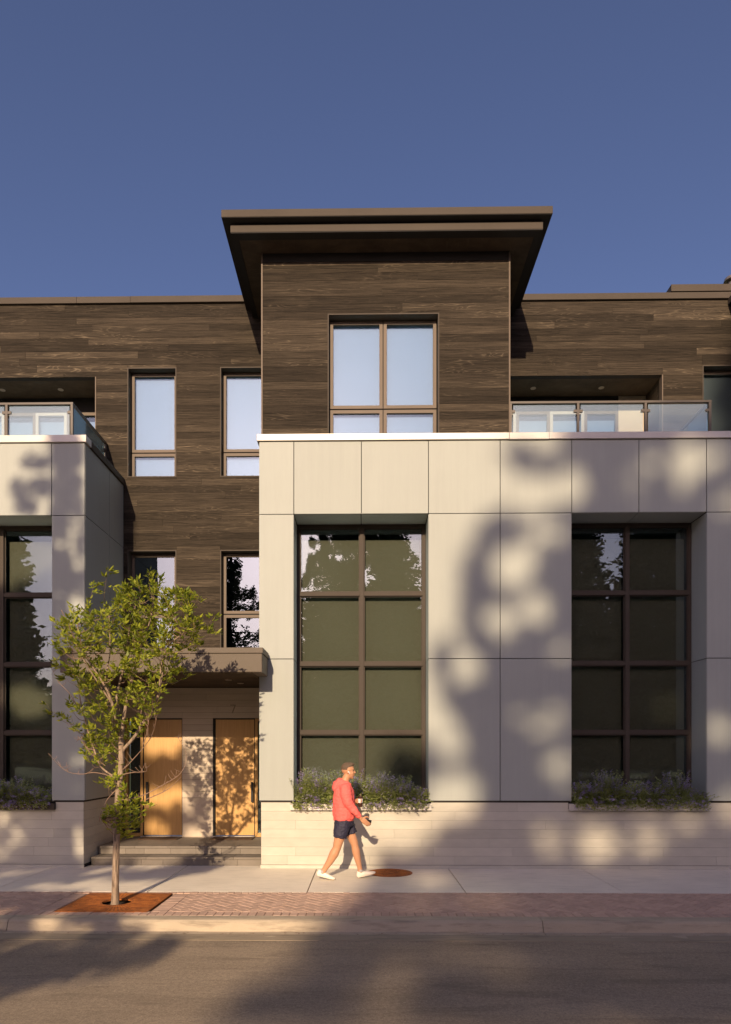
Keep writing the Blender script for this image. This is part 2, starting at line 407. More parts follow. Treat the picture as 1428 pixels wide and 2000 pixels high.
# copings
c = MB(); c.box(-1.80, 2.40, -0.035, 0.22, ZC0, ZC1); c.build('parapet_coping', 'cap', B, bevel=0.006)
c = MB(); c.box(2.403, 3.06, -0.040, 0.22, ZC0 - 0.005, ZC1 - 0.003); c.build('parapet_coping', 'cap', B, bevel=0.006)
c = MB(); c.box(3.063, 8.2, -0.035, 0.22, ZC0, ZC1); c.build('parapet_coping', 'cap', B, bevel=0.006)
c = MB(); c.box(-8.6, -4.665, -0.035, 0.20, ZC0, ZC1 + 0.01); c.build('parapet_coping', 'cap', B, bevel=0.006)
c = MB(); c.box(-4.90, -4.667, 0.203, YB, ZC0 - 0.003, ZC1 + 0.007); c.build('parapet_coping', 'fascia', B, bevel=0.006)
# terrace decks
bx('terrace_deck', 'slab', B, -1.70, 8.2, 1.0, YB + 1.0, 6.985, 7.06); bx('terrace_deck', 'slab', B, -8.6, -4.91, 0.21, YB + 1.0, 6.985, 7.06)

# limestone base, course by course
base = MB().box(-1.70, 8.2, 0.05, 0.9, 0.0, 1.09).box(-8.6, -4.76, 0.05, 1.2, 0.0, 1.09).build('base_wall', 'black', B)
ZB = 0.055
boards(base, 'stone_course', 'stone', -1.735, 8.2, ZB, 1.10, 0.02, 0.04, 0.1492, [(-1.24, 1.11, 0.975, 1.12), (3.39, 5.72, 0.975, 1.12)], 1.0, 2.6, 0.0022, 0.003)
boards(base, 'stone_course', 'stone', -8.6, -4.728, ZB, 1.10, 0.02, 0.04, 0.1492, [(-7.6, -5.2, 0.975, 1.12)], 0.8, 2.4, 0.0022, 0.003)
boards(base, 'stone_course', 'stone', 0.024, YB, ZB, 1.10, -4.728, 0.03, 0.1492, [], 0.8, 1.6, 0.0022, 0.003, axis='y')
boards(base, 'stone_course', 'stone', 0.064, 0.9, ZB, 1.10, -1.69, 0.03, 0.1492, [], 0.8, 1.6, 0.0022, 0.003, axis='y')
for x0, x1 in ((-1.745, 1.4), (1.403, 4.4), (4.403, 8.2), (-8.6, -4.72)):
    bx('plinth_strip', 'stone', base, x0, x1, 0.004, 0.03, -0.02, ZB - 0.004)
for x0, x1 in ((-1.75, -1.19), (1.07, 3.44), (5.67, 8.2), (-5.25, -4.71), (-8.6, -7.5)):
    bx('drip_flashing', 'fascia', base, x0, x1, 0.006, 0.05, 1.112, 1.118)

# tall gridded windows
def tall_window(a, b, mull):
    Y = 0.52; F = 0.055
    z0, z1 = 1.06, 5.915; T = [2.28, 3.48, 4.703]
    m = MB()
    m.box(a + 0.003, a + F, Y, Y + .1, z0, z1).box(b - F, b - 0.003, Y, Y + .1, z0, z1)
    m.box(a + F, b - F, Y, Y + .1, z1 - .06, z1).box(a + F, b - F, Y, Y + .1, z0, z0 + F)
    w = m.build('window', 'dark_frame', B)
    mu = MB(); mu.box(mull - .036, mull + .036, Y - .022, Y + .08, z0 + F, z1 - .06); mu.build('mullion', 'dark_frame', w, bevel=0.004)
    for t in T:
        tm = MB()
        for s0, s1 in ((a + F, mull - .036), (mull + .036, b - F)): tm.box(s0, s1, Y - .012, Y + .08, t - .034, t + .034)
        tm.build('transom', 'dark_frame', w)
    zs = [z0 + F] + T + [z1 - .06]
    for s0, s1 in ((a + F, mull - .036), (mull + .036, b - F)):
        for i in range(4):
            lo = zs[i] + (.034 if i else 0); hi = zs[i + 1] - (.034 if i < 3 else 0)
            g = MB().box(s0, s1, Y + .035, Y + .045, lo, hi)
            g.build('pane', 'glass_low', w)
            bd = MB(); e = .018
            bd.box(s0, s0 + e, Y + .02, Y + .034, lo, hi).box(s1 - e, s1, Y + .02, Y + .034, lo, hi)
            bd.box(s0 + e, s1 - e, Y + .02, Y + .034, hi - e, hi).box(s0 + e, s1 - e, Y + .02, Y + .034, lo, lo + e)
            bd.build('glazing_bead', 'dark_frame', w)
        bx('roller_blind', 'blind', w, s0 + .03, s1 - .012, Y + .135, Y + .14, z0, z1 - .235)
    bx('room_interior', 'interior', w, a - .3, b + .3, Y + .45, Y + .47, z0 - .1, z1 + .1)
    iw = MB().box(a - .3, a - .28, Y + .1, Y + .45, z0, z1).box(b + .28, b + .3, Y + .1, Y + .45, z0, z1).box(a - .3, b + .3, Y + .1, Y + .45, z1 + .02, z1 + .04)
    iw.build('room_interior', 'interior', w)
tall_window(-1.184, 1.064, -0.05); tall_window(3.444, 5.667, 4.555); tall_window(-7.50, -5.261, -6.38)

# planter troughs under the tall windows
for a, b in ((-1.24, 1.11), (3.39, 5.72), (-7.6, -5.2)):
    m = MB().box(a, b, -0.055, -0.02, 0.975, 1.085).box(a, b, -0.02, 0.5, 0.975, 0.995)
    m.box(a, a + .03, -0.02, 0.0, 0.995, 1.085).box(b - .03, b, -0.02, 0.0, 0.995, 1.085)
    t_ = m.build('planter_trough', 'cap' if a > -5 else 'fascia', B)
    bx('planter_soil', 'soil', t_, a + .03, b - .03, -0.018, 0.50, 0.997, 1.05)

# dark board walls -----------------------------------------------------------
OPL = [(-8.6, -5.241, 7.0, 9.25), (-4.62, -3.659, 7.29, 9.425), (-2.809, -1.85, 7.29, 9.425), (-4.62, -3.659, 3.75, 5.87), (-2.809, -1.85, 3.75, 5.87)]
OPR = [(2.30, 5.734, 7.0, 9.205), (6.498, 8.2, 7.3, 9.385)]
def wall(x0, x1, z0, z1, ops, Y=YB, lm=(1.7, 4.6), th=0.12):
    m = MB()
    for (a, b, c0, c1) in cells(x0, x1, z0, z1, ops): m.box(a, b, Y + .018, Y + th, c0, c1)
    w = m.build('wood_wall', 'black', B)
    boards(w, 'board', 'wood', x0, x1, z0, z1, Y, 0.015, 0.131, ops, *lm)
    return w
wall(-8.2, -1.70, 3.25, 10.66, OPL)
wall(2.30, 8.0, 7.0, 10.64, OPR)
TW = (-1.736, 2.437)
wall(TW[0], TW[1], 7.10, 10.43, [(-0.626, 1.258, 7.28, 9.349)], Y=0.13, lm=(2.2, 4.2))
tc = MB().box(TW[0] + .01, TW[1] - .01, 0.26, 2.0, 9.4, 10.40).box(TW[0] + .01, -.75, .26, 2., 7.0, 9.4).box(1.38, TW[1] - .01, .26, 2., 7., 9.4).box(-.75, 1.38, .9, 2., 7., 9.4)
tc.build('tower_core', 'black', B)
bx('eave_shadow_strip', 'black', B, TW[0] + .013, TW[1] - .013, 0.116, 0.128, 10.222, 10.365)  # black strip paints the eave's shadow darker on the tower wall
for x in TW: bx('corner_trim', 'bronze', B, x - .012, x + .012, 0.112, 0.30, 7.10, 10.43)
for s, x in ((-1, TW[0]), (1, TW[1])):                 # tower flanks in boards
    fl = MB().box(x - .004 if s > 0 else x - .015, x + .015 if s > 0 else x + .004, 0.30, YB - .01, 7.06, 10.40).build('tower_flank', 'wood', B)

# recessed casement windows in the board walls
def casement(x0, x1, z0, z1, tz, Y, cols, blind=True, gl='glass_up', bmat='white_blind'):
    m = MB(); D = .10; e = .02
    for a, b, c0, c1 in ((x0, x0 + e, z0, z1), (x1 - e, x1, z0, z1), (x0 + e, x1 - e, z1 - e, z1), (x0 + e, x1 - e, z0, z0 + e)):
        m.box(a, b, Y - .006, Y + D + .16, c0, c1)
    Yf = Y + .16; x0 += e + .012; x1 -= e + .012; z0 += e + .012; z1 -= e + .012
    w = m.build('window', 'fascia', B)
    xs = [x0 + (x1 - x0) * i / cols for i in range(cols + 1)]
    for i in range(cols):
        for (c0, c1) in ((z0, tz - .012), (tz + .012, z1)):
            a, b = xs[i] + (.008 if i else 0), xs[i + 1] - (.008 if i < cols - 1 else 0); F = .055
            f = MB().box(a, a + F, Yf, Yf + .06, c0, c1).box(b - F, b, Yf, Yf + .06, c0, c1).box(a + F, b - F, Yf, Yf + .06, c1 - F, c1).box(a + F, b - F, Yf, Yf + .06, c0, c0 + F)
            f.build('sash', 'bronze', w)
            MB().box(a + F, b - F, Yf + .028, Yf + .036, c0 + F, c1 - F).build('pane', gl, w)
            if blind: bx('roller_blind', bmat, w, a + F - .004, b - F + .004, Yf + .085, Yf + .09, c0, c1)
    m = MB().box(x0, x1, Yf + .02, Yf + .05, tz - .012, tz + .012)
    for x in xs[1:-1]: m.box(x - .008, x + .008, Yf + .02, Yf + .05, z0, z1)
    m.build('mullion', 'black', w)
    MB().box(x0 - .2, x1 + .2, Yf + .5, Yf + .52, z0 - .1, z1 + .1).box(x0 - .12, x0 - .1, Yf + .07, Yf + .5, z0, z1).box(x1 + .1, x1 + .12, Yf + .07, Yf + .5, z0, z1).build('room_interior', 'interior', w)
casement(-4.62, -3.659, 7.29, 9.425, 7.83, YB, 1); casement(-2.809, -1.85, 7.29, 9.425, 7.83, YB, 1)
casement(-4.62, -3.659, 3.75, 5.87, 4.65, YB, 1, False, 'glass_mid'); casement(-2.809, -1.85, 3.75, 5.87, 4.65, YB, 1, False, 'glass_mid')
casement(-0.626, 1.258, 7.28, 9.349, 7.81, 0.13, 2)
casement(6.498, 8.15, 7.3, 9.385, 7.6, YB, 1, True, 'glass_up', 'blind')

# wall-top flashings of the board walls
for x0, x1 in ((-8.6, -5.6), (-5.597, -4.55), (-4.547, -1.9)):
    MB().box(x0, x1, YB - .045 - rng.uniform(0, .006), YB + .5, 10.665, 10.79).build('wall_flashing', 'fascia', B, bevel=.006)
MB().box(2.6, 8.0, YB - .045, YB + .5, 10.645, 10.765).build('wall_flashing', 'fascia', B, bevel=.006)

# projecting flat roof in two tiers
def roof(x0, x1, xin=0.125, yf=-0.47, yb=2.3):
    up = MB().box(x0, x1, yf, yb, 10.535, 10.655); r = up.build('roof', 'fascia', B, bevel=.006)
    MB().box(x0 + xin, x1 - xin, yf + .12, yb - .1, 10.38, 10.50).build('eave_tier', 'fascia', r, bevel=.005)
    MB().box(x0 + xin + .05, x1 - xin - .05, yf + .17, yb - .15, 10.501, 10.528).build('shadow_gap', 'black', r)
    MB().box(x0 + .008, x1 - .008, yf + .008, yb - .01, 10.529, 10.534).build('eave_shade_sheet', 'black', r)  # thin black sheet added to paint shade under the upper tier
    s0, s1 = x0 + xin, x1 - xin
    MB().box(s0 + .004, s1 - .004, yf + .124, yf + .28, 10.366, 10.379).box(s0 + .004, s0 + .11, yf + .28, yb - .12, 10.366, 10.379).box(s1 - .11, s1 - .004, yf + .28, yb - .12, 10.366, 10.379).build('soffit_border', 'black', r)
    MB().box(s0 + .112, s1 - .112, yf + .282, yb - .12, 10.370, 10.379).build('soffit', 'wood_soffit', r)
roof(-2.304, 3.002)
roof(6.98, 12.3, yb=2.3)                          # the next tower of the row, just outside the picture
MB().box(7.5, 11.8, 0.13, 2.2, 7.0, 10.366).build('tower_flank', 'wood', B)
# roof hood and flue far back on the right
MB().box(6.36, 9.4, 2.85, 4.2, 11.50, 11.64).box(6.60, 9.4, 3.05, 4.1, 10.8, 11.50).build('roof_hood', 'fascia', B)
fl = MB(); fl.cyl((8.55, 4.6, 11.2), (8.55, 4.6, 12.70), .17, n=20); fl.cyl((8.55, 4.6, 12.70), (8.55, 4.6, 12.76), .17, .10, n=20); fl.cyl((8.55, 4.6, 12.76), (8.55, 4.6, 12.88), .10, n=20); fl.cyl((8.55, 4.6, 12.88), (8.55, 4.6, 12.95), .19, .17, n=20)
fl.build('flue', 'galv', B)

# loggias behind the terraces
def loggia(x0, x1, z1, cream, glassx):
    yb = YB + .78
    m = MB().box(x0, x1, YB + .12, yb + .3, z1, z1 + .1); lg = m.build('loggia_ceiling', 'wood_soffit', B)
    for cx_ in cream:
        bx('cream_wall', 'siding', lg, cx_[0], cx_[1], yb, yb + .1, 7.06, z1 - .002)
    for s0 in (x1, x0 - .1): bx('loggia_side_wall', 'wood', lg, s0, s0 + .1, YB + .12, yb + .3, 7.06, z1)
    a0, a1 = glassx; n = 4 if a1 - a0 > 2.5 else 3
    f = MB().box(a0, a1, yb, yb + .08, z1 - .30, z1 - .002); f.build('door_head', 'black', lg)
    w_ = (a1 - a0) / n
    for i in range(n):
        s0, s1 = a0 + i * w_, a0 + (i + 1) * w_; F = .06
        fr = MB().box(s0, s0 + F, yb, yb + .06, 7.06, z1 - .3).box(s1 - F, s1, yb, yb + .06, 7.06, z1 - .3).box(s0 + F, s1 - F, yb, yb + .06, z1 - .36, z1 - .3).box(s0 + F, s1 - F, yb, yb + .06, 7.06, 7.14)
        d_ = fr.build('patio_door_frame', 'bronze' if i % 2 else 'pale_frame', lg)
        MB().box(s0 + F, s1 - F, yb + .025, yb + .033, 7.14, z1 - .36).build('pane', 'glass_up', lg)
    bx('patio_blind', 'white_blind', lg, a0 + .05, a1 - .05, yb + .10, yb + .105, 7.06, z1 - .45)
    bx('room_interior', 'interior', lg, x0 - .1, x1 + .1, yb + .3, yb + .32, 7.0, z1)
    for x in (x0 + (x1 - x0) * .30, x0 + (x1 - x0) * .70):
        MB().cyl((x, YB + .45, z1 - .004), (x, YB + .45, z1 + .01), .055, n=16).build('downlight', 'lamp', lg)
loggia(2.35, 5.734, 9.205, [(5.18, 5.734)], (2.40, 5.18))
loggia(-8.2, -5.241, 9.25, [(-5.50, -5.241)], (-8.1, -5.50))
bx('jamb_trim', 'bronze', B, 5.722, 5.742, YB - .012, YB + .12, 7.06, 9.205); bx('jamb_trim', 'bronze', B, -5.249, -5.231, YB - .012, YB + .12, 7.06, 9.25)

# glass railings
def railing(posts, top, y, ret_x, label):
    r = MB().box(posts[0] - .022, posts[-1] + .022, y - .022, y + .022, top - .035, top).box(ret_x - .022, ret_x + .022, y + .022, YB, top - .035, top).build('balcony_railing', 'rail_bronze', B)
    for x in posts: bx('railing_post', 'rail_bronze', r, x - .02, x + .02, y - .02, y + .02, 7.06, top - .035)
    bx('railing_post', 'rail_bronze', r, ret_x - .02, ret_x + .02, YB - .10, YB - .06, 7.06, top - .035)
    for a, b in zip(posts, posts[1:]):
        bx('railing_glass', 'rail_glass', r, a + .045, b - .045, y - .005, y + .005, 7.10, top - .06)
        for s in (a + .02, b - .075):
            bx('glass_clamp', 'rail_bronze', r, s, s + .055, y - .018, y + .018, top - .19, top - .145)
    bx('railing_glass', 'rail_glass', r, ret_x - .005, ret_x + .005, y + .05, YB - .13, 7.10, top - .06)
    bx('glass_clamp', 'rail_bronze', r, ret_x - .018, ret_x + .018, YB - .16, YB - .10, top - .19, top - .145)
railing([2.488, 3.632, 4.773, 5.86], 7.912, 0.28, 5.86, '')
railing([-8.3, -7.24, -6.15, -5.022], 7.94, 0.25, -5.022, '')

# entrance: canopy, siding, doors, steps --------------------------------------
cy_ = MB().box(-4.817, -1.614, -0.68, -0.045, 3.20, 3.497).box(-4.69, -1.775, -0.045, YB, 3.22, 3.497).build('entry_canopy', 'canopy', B, bevel=.012)
MB().box(-4.832, -1.599, -0.695, -0.046, 3.50, 3.588).box(-4.69, -1.775, -0.046, YB, 3.50, 3.58).build('canopy_flashing', 'canopy', cy_, bevel=.006)
MB().box(-4.68, -1.78, -0.655, YB, 3.192, 3.199).build('canopy_soffit', 'wood_soffit', cy_)
for x, y in ((-2.35, 0.35), (-2.25, 0.95), (-3.9, 0.35), (-3.9, .95)):
    MB().cyl((x, y, 3.183), (x, y, 3.1925), .06, n=16).build('downlight', 'lamp', cy_)
YD = 1.85
D1, D2 = (-4.68, -3.554, 0.26, 2.60), (-2.954, -1.77, 0.26, 2.60)
m = MB()
for (a, b, c0, c1) in cells(-4.70, -1.77, 0.2, 3.2, [D1, D2]): m.box(a, b, YD + .02, YD + .2, c0, c1)
ew = m.build('entry_wall', 'black', B)
boards(ew, 'siding_board', 'siding', -4.70, -1.77, 1.05, 3.19, YD, .018, 0.119, [D1, D2], 1.5, 3.0, .004, .002)
bx('entry_panel', 'siding', ew, -3.551, -2.957, YD, YD + .018, 0.30, 1.044)
bx('entry_skirting', 'siding', ew, -3.551, -2.957, YD - .006, YD + .018, 0.282, 0.297)
def door(l0, l1, hx, side):
    z0, z1 = 0.31, 2.575; Y = YD + .035
    fm = MB().box(l0 - .012, l0, Y - .02, Y + .1, z0, z1 + .022).box(l1, l1 + .012, Y - .02, Y + .1, z0, z1 + .022).box(l0, l1, Y - .02, Y + .1, z1 + .004, z1 + .022)
    d = fm.build('door', 'black', B)
    MB().box(l0 + .004, l1 - .004, Y, Y + .05, z0 + .012, z1).build('door_leaf', 'oak', d)
    bx('threshold', 'cap', d, l0 - .05, l1 + .01, Y - .06, Y + .1, 0.281, 0.306)
    h = MB().box(hx - .022, hx + .022, Y - .07, Y - .045, .97, 1.36).box(hx - .012, hx + .012, Y - .045, Y - .001, 1.02, 1.05).box(hx - .012, hx + .012, Y - .045, Y - .001, 1.28, 1.31)
    h.build('door_handle', 'black_metal', d, bevel=.004)
    s0, s1 = side
    f = MB().box(s0, s0 + .05, Y - .01, Y + .09, z0 - .02, z1 + .02).box(s1 - .05, s1, Y - .01, Y + .09, z0 - .02, z1 + .02).box(s0 + .05, s1 - .05, Y - .01, Y + .09, z0 - .02, z0 + .05).box(s0 + .05, s1 - .05, Y - .01, Y + .09, z1 - .03, z1 + .02)
    f.build('sidelight_frame', 'oak', d)
    MB().box(s0 + .05, s1 - .05, Y + .03, Y + .038, z0 + .05, z1 - .03).build('pane', 'glass_low', d)
    bx('room_interior', 'interior', d, s0, s1, Y + .3, Y + .32, z0, z1)
door(-4.316, -3.566, -4.235, (-4.675, -4.33)); door(-2.910, -2.150, -2.185, (-2.136, -1.775))
bx('door_reveal', 'black', B, -2.954, -2.924, YD + .0, YD + .1, .29, 2.60)
# house number
MB().xz([(-2.615, 2.862), (-2.615, 2.846), (-2.530, 2.846), (-2.585, 2.700), (-2.565, 2.700), (-2.508, 2.848), (-2.508, 2.862)], YD - .012, YD - .004).build('house_number', 'number', B)
# steps
st = MB().box(-4.70, -1.72, 0.33, 0.66, -0.05, 0.10).box(-4.70, -1.72, 0.66, 2.0, -0.05, 0.245).build('entry_steps', 'black', B)
def stepstones(y0, y1, zt, n, h0, h1, mat='step'):
    xs = [-4.69 + 2.96 * (i + rng.uniform(-.12, .12)) / n for i in range(n + 1)]; xs[0] = -4.70; xs[-1] = -1.735
    for a, b in zip(xs, xs[1:]): bx('step_stone', mat, st, a + .002, b - .002, y0, y1, h0, h1)
stepstones(0.255, 0.58, .14, 6, 0.104, 0.14); stepstones(0.275, 0.33, .1, 7, -0.03, 0.100)
stepstones(0.575, 0.96, .285, 5, 0.249, 0.285); stepstones(0.595, 0.66, .2, 7, 0.144, 0.245)
stepstones(0.963, 1.42, .285, 5, 0.249, 0.284); stepstones(1.423, 1.86, .285, 4, 0.249, 0.2845)

for x0, x1, lab in ((-4.28, -3.54, 'brown coir doormat at the left oak door, behind the street tree'), (-2.93, -2.12, 'brown coir doormat at the right oak door, below house number 7')):
    m_ = MB().box(x0, x1, 1.40, 1.80, 0.286, 0.300).build('door_mat', 'mat', bevel=.004)
    tag(m_, lab, 'doormat', 'coir mats at the entrance doors')

# ------------------------------------------------------------------ ground, road, pavements
def sheet(name, mat, x0, x1, y0, y1, z0, z1, kind='structure', parent=None): return bx(name, mat, parent, x0, x1, y0, y1, z0, z1, kind=kind)
sheet('ground', 'grass', -600, 600, -600, 600, -0.40, -0.17)
sheet('road', 'asphalt', -200, 200, -13.8, -3.76, -0.168, -0.130)
# kerb with rounded nose, in lengths
prof = [(-3.30, -0.16), (-3.30, 0.0), (-3.46, 0.0), (-3.495, -0.008), (-3.515, -0.03), (-3.55, -0.122), (-3.56, -0.126), (-3.77, -0.126), (-3.77, -0.16)]
kb = MB(); kb.box(-60, 60, -3.70, -3.31, -0.167, -0.161); kerb = kb.build('kerb', 'sand', kind='structure')
cuts = [-14, -8.3, -4.15, 2.05, 8.4, 14]
for a, b in zip(cuts, cuts[1:]):
    k = MB(); n = len(prof)
    N = max(2, int((b - a) / .25)); 
    for i in range(N + 1):
        x = a + .004 + (b - a - .008) * i / N
        for j, (y, z) in enumerate(prof):
            w = .006 * mnoise.noise(Vector((x * 1.7, y * 9, z * 5 + 3.1))) if j not in (0, n - 1) else 0
            k.v.append((x, y + w, z + w * .6))
    for i in range(N):
        for j in range(n - 1): k.f.append((i * n + j, (i + 1) * n + j, (i + 1) * n + j + 1, i * n + j + 1))
    k.f.append(tuple(range(n))); k.f.append(tuple(N * n + j for j in reversed(range(n))))
    k.build('kerb_stone', 'kerb', kerb)
sheet('gutter', 'gutter', -60, 60, -3.90, -3.66, -0.165, -0.1245)
# sidewalk slabs
sw = MB().box(-60, 60, -1.93, 0.5, -0.165, -0.03).build('sidewalk', 'sand', kind='structure')
sj = [-14.06, -11.86, -9.66, -7.46, -5.255, -3.03, -0.80, 1.40, 3.60, 5.80, 8.0, 10.2, 12.4]
for a, b in zip(sj, sj[1:]):
    MB().box(a + .007, b - .007, -1.925, 0.25 if a < -1.9 and b > -5 else 0.0, -0.03, -0.002 + rng.uniform(-.002, .002)).build('slab', 'slab', sw, bevel=.004)
# brick paving: herringbone between two soldier courses, a frame of bricks round the tree grate
bp = MB().box(-60, -3.80, -3.295, -1.93, -0.166, -0.012).box(-2.62, 60, -3.295, -1.93, -0.166, -0.012).box(-3.80, -2.62, -3.295, -3.155, -.166, -.012).box(-3.8, -2.62, -2.05, -1.93, -.166, -.012)
bp = bp.build('brick_pavement', 'sand', kind='structure')
def clip(poly, x0, x1, y0, y1):
    for ax, lim, sg in ((0, x0, 1), (0, x1, -1), (1, y0, 1), (1, y1, -1)):
        out = []
        for i in range(len(poly)):
            p, q = poly[i], poly[(i + 1) % len(poly)]
            dp, dq = sg * (p[ax] - lim), sg * (q[ax] - lim)
            if dp >= 0: out.append(p)
            if dp * dq < 0:
                t = dp / (dp - dq); out.append((p[0] + (q[0] - p[0]) * t, p[1] + (q[1] - p[1]) * t))
        poly = out
        if len(poly) < 3: return []
    return poly
W_ = 0.1; bricks = []
gp = .0035
def rect(x0, x1, y0, y1): return [(x0 + gp, y0 + gp), (x1 - gp, y0 + gp), (x1 - gp, y1 - gp), (x0 + gp, y1 - gp)]
x = -6.6
while x < 6.6:
    bricks.append(rect(x, x + .1, -3.29, -3.10)); bricks.append(rect(x, x + .1, -2.03, -1.935)); x += .1
for y in [-3.10 + .1 * i for i in range(10)]:
    for x in (-4.01, -2.61): bricks.append(rect(x, x + .2, y, y + .1))
ca, sa = math.cos(R(45)), math.sin(R(45))
for i in range(-75, 75):
    for j in range(-75, 75):
        cc = (i - j) % 4
        if cc == 0: q = rect(i * W_, i * W_ + 2 * W_, j * W_, j * W_ + W_)
        elif cc == 3: q = rect(i * W_, i * W_ + W_, j * W_, j * W_ + 2 * W_)
        else: continue
        q = [(px * ca - py * sa, px * sa + py * ca - 2.6) for px, py in q]
        if max(p[1] for p in q) < -3.12 or min(p[1] for p in q) > -2.0 or max(p[0] for p in q) < -6.6 or min(p[0] for p in q) > 6.6: continue
        for (a, b) in ((-6.6, -4.01), (-2.41, 6.6)):
            c_ = clip(q, a + gp, b - gp, -3.10 + gp, -2.03 - gp)
            if len(c_) >= 3:
                ar = abs(sum(c_[k][0] * c_[(k + 1) % len(c_)][1] - c_[(k + 1) % len(c_)][0] * c_[k][1] for k in range(len(c_)))) / 2
                if ar > .0012: bricks.append(c_)
def seen(q):
    mx = sum(p[0] for p in q) / len(q); my = sum(p[1] for p in q) / len(q)
    return (abs(mx - .1) > (my + 11.4) * .53, my)
bricks.sort(key=seen)
rest = MB()
def brick_into(m, q):
    z = rng.uniform(-.0035, .0005); cx_ = sum(p[0] for p in q) / len(q); cy2 = sum(p[1] for p in q) / len(q)
    tx, ty = rng.uniform(-.012, .012), rng.uniform(-.012, .012)
    n = len(m.v); k = len(q)
    m.v += [(px, py, -.04) for px, py in q]
    m.v += [(px, py, z - .004 + (px - cx_) * tx + (py - cy2) * ty) for px, py in q]
    m.v += [(cx_ + (px - cx_) * .955, cy2 + (py - cy2) * .955, z + (px - cx_) * tx + (py - cy2) * ty) for px, py in q]
    for lv in (0, k):
        m.f += [(n + lv + i, n + lv + (i + 1) % k, n + lv + k + (i + 1) % k, n + lv + k + i) for i in range(k)]
    m.f.append(tuple(n + 2 * k + i for i in range(k)))
for n_, q in enumerate(bricks):
    if n_ < 300:
        m = MB(); brick_into(m, q); m.build('brick', 'brick', bp)
    else: brick_into(rest, q)
rest.build('brick', 'brick', bp, kind='stuff')

# far side of the street
sheet('far_sidewalk', 'slab', -200, 200, -17.2, -13.8, -0.165, 0.0)

# tree pit and cast-iron grate
GX, GY = -3.21, -2.60
pit = sheet('tree_pit', 'soil', -3.79, -2.63, -3.15, -2.055, -0.166, -0.06)
g = MB(); half = .565
hole = [(math.cos(t) , math.sin(t)) for t in [2 * math.pi * i / 96 for i in range(96)]]
radii = [.185, .215]; 
while radii[-1] < .535: radii.append(radii[-1] + (.018 if len(radii) % 2 == 0 else .012))
def cellq(r0, r1, i0, i1, sq=False):
    c0, s0, c1, s1 = math.cos(i0), math.sin(i0), math.cos(i1), math.sin(i1)
    def pt(r, c, s):
        if r == 'sq':
            k_ = half / max(abs(c), abs(s)); return (GX + c * k_, GY + s * k_ * .97)
        return (GX + r * c, GY + r * s)
    return [pt(r0, c0, s0), pt(r1, c0, s0), pt(r1, c1, s1), pt(r0, c1, s1)]
NA = 128
for k in range(len(radii) - 1):
    slot_band = k % 2 == 1
    for i in range(NA):
        if slot_band and i % 2 == 0: continue
        q = cellq(radii[k], radii[k + 1], 2 * math.pi * i / NA, 2 * math.pi * (i + 1) / NA)
        n = len(g.v); g.v += [(x, y, 0.004) for x, y in q]; g.f.append((n, n + 1, n + 2, n + 3))
for i in range(NA):
    q = cellq(radii[-1], 'sq', 2 * math.pi * i / NA, 2 * math.pi * (i + 1) / NA)
    n = len(g.v); g.v += [(x, y, 0.004) for x, y in q]; g.f.append((n, n + 1, n + 2, n + 3))
me = g.mesh('tree_grate'); bm = bmesh.new(); bm.from_mesh(me)
bmesh.ops.remove_doubles(bm, verts=bm.verts, dist=.0004)
bmesh.ops.recalc_face_normals(bm, faces=bm.faces); bmesh.ops.solidify(bm, geom=list(bm.faces), thickness=.02)
bm.to_mesh(me); bm.free(); me.materials.append(M['rust'])
gr = bpy.data.objects.new('tree_grate', me); link(gr)
if max(v.co.z for v in me.vertices) > .015: gr.location.z = -.02
tag(gr, 'square rusty cast iron tree grate around the street tree', 'tree grate')

# round access cover in the sidewalk
mc = MB(); mx, my, mr = 0.40, -0.40, 0.345
mc.cyl((mx, my, -.02), (mx, my, .006), mr, n=64)
mh = mc.build('manhole_cover', 'rust'); tag(mh, 'round rusty manhole cover set in the sidewalk ahead of the walker', 'manhole cover')
rib = MB()
for i in range(-8, 9):
    for j in range(-8, 9):
        x, y = i * .038, j * .038
        if x * x + y * y < .30 ** 2: rib.box(mx + x - .011, mx + x + .011, my + y - .011, my + y + .011, .006, .0095)
rib.build('raised_studs', 'rust', mh)
ri = MB()
for i in range(64):
    a0, a1 = 2 * math.pi * i / 64, 2 * math.pi * (i + 1) / 64
    ri.prism([(mx + r * math.cos(a), my + r * math.sin(a)) for r, a in ((mr + .004, a0), (mr + .025, a0), (mr + .025, a1), (mr + .004, a1))], -.01, .003)
ri.build('rim', 'rust', mh)

# ------------------------------------------------------------------ vegetation
nr = np.random.default_rng(5)
def unit(v): return v / np.maximum(np.linalg.norm(v, axis=-1, keepdims=True), 1e-9)
def leaf_quads(C, A, Bv, L, Wd, fold=0.0):
    """pointed leaves: base, side, tip, side"""
    L = L[:, None]; Wd = Wd[:, None]
    p0 = C; p2 = C + A * L; mid = C + A * L * .45
    nrm = unit(np.cross(A, Bv))
    return np.stack([p0, mid + Bv * Wd + nrm * fold * Wd, p2, mid - Bv * Wd + nrm * fold * Wd], axis=1)
def tubes(name, paths, mat, parent, n=6, kind=None):
    m = MB()
    for pts, rads in paths:
        pts = [Vector(p) for p in pts]; o = len(m.v); K = len(pts)
        for i, p in enumerate(pts):
            d = (pts[min(i + 1, K - 1)] - pts[max(i - 1, 0)]).normalized()
            a = d.cross(Vector((.31, .95, .05))).normalized(); b = d.cross(a)
            for k in range(n):
                t = 2 * math.pi * k / n; m.v.append(tuple(p + (a * math.cos(t) + b * math.sin(t)) * rads[i]))
        for i in range(K - 1):
            for k in range(n): m.f.append((o + i * n + k, o + i * n + (k + 1) % n, o + (i + 1) * n + (k + 1) % n, o + (i + 1) * n + k))
        m.f.append(tuple(o + (K - 1) * n + k for k in range(n)))
    return m.build(name, mat, parent, kind, smooth=True)
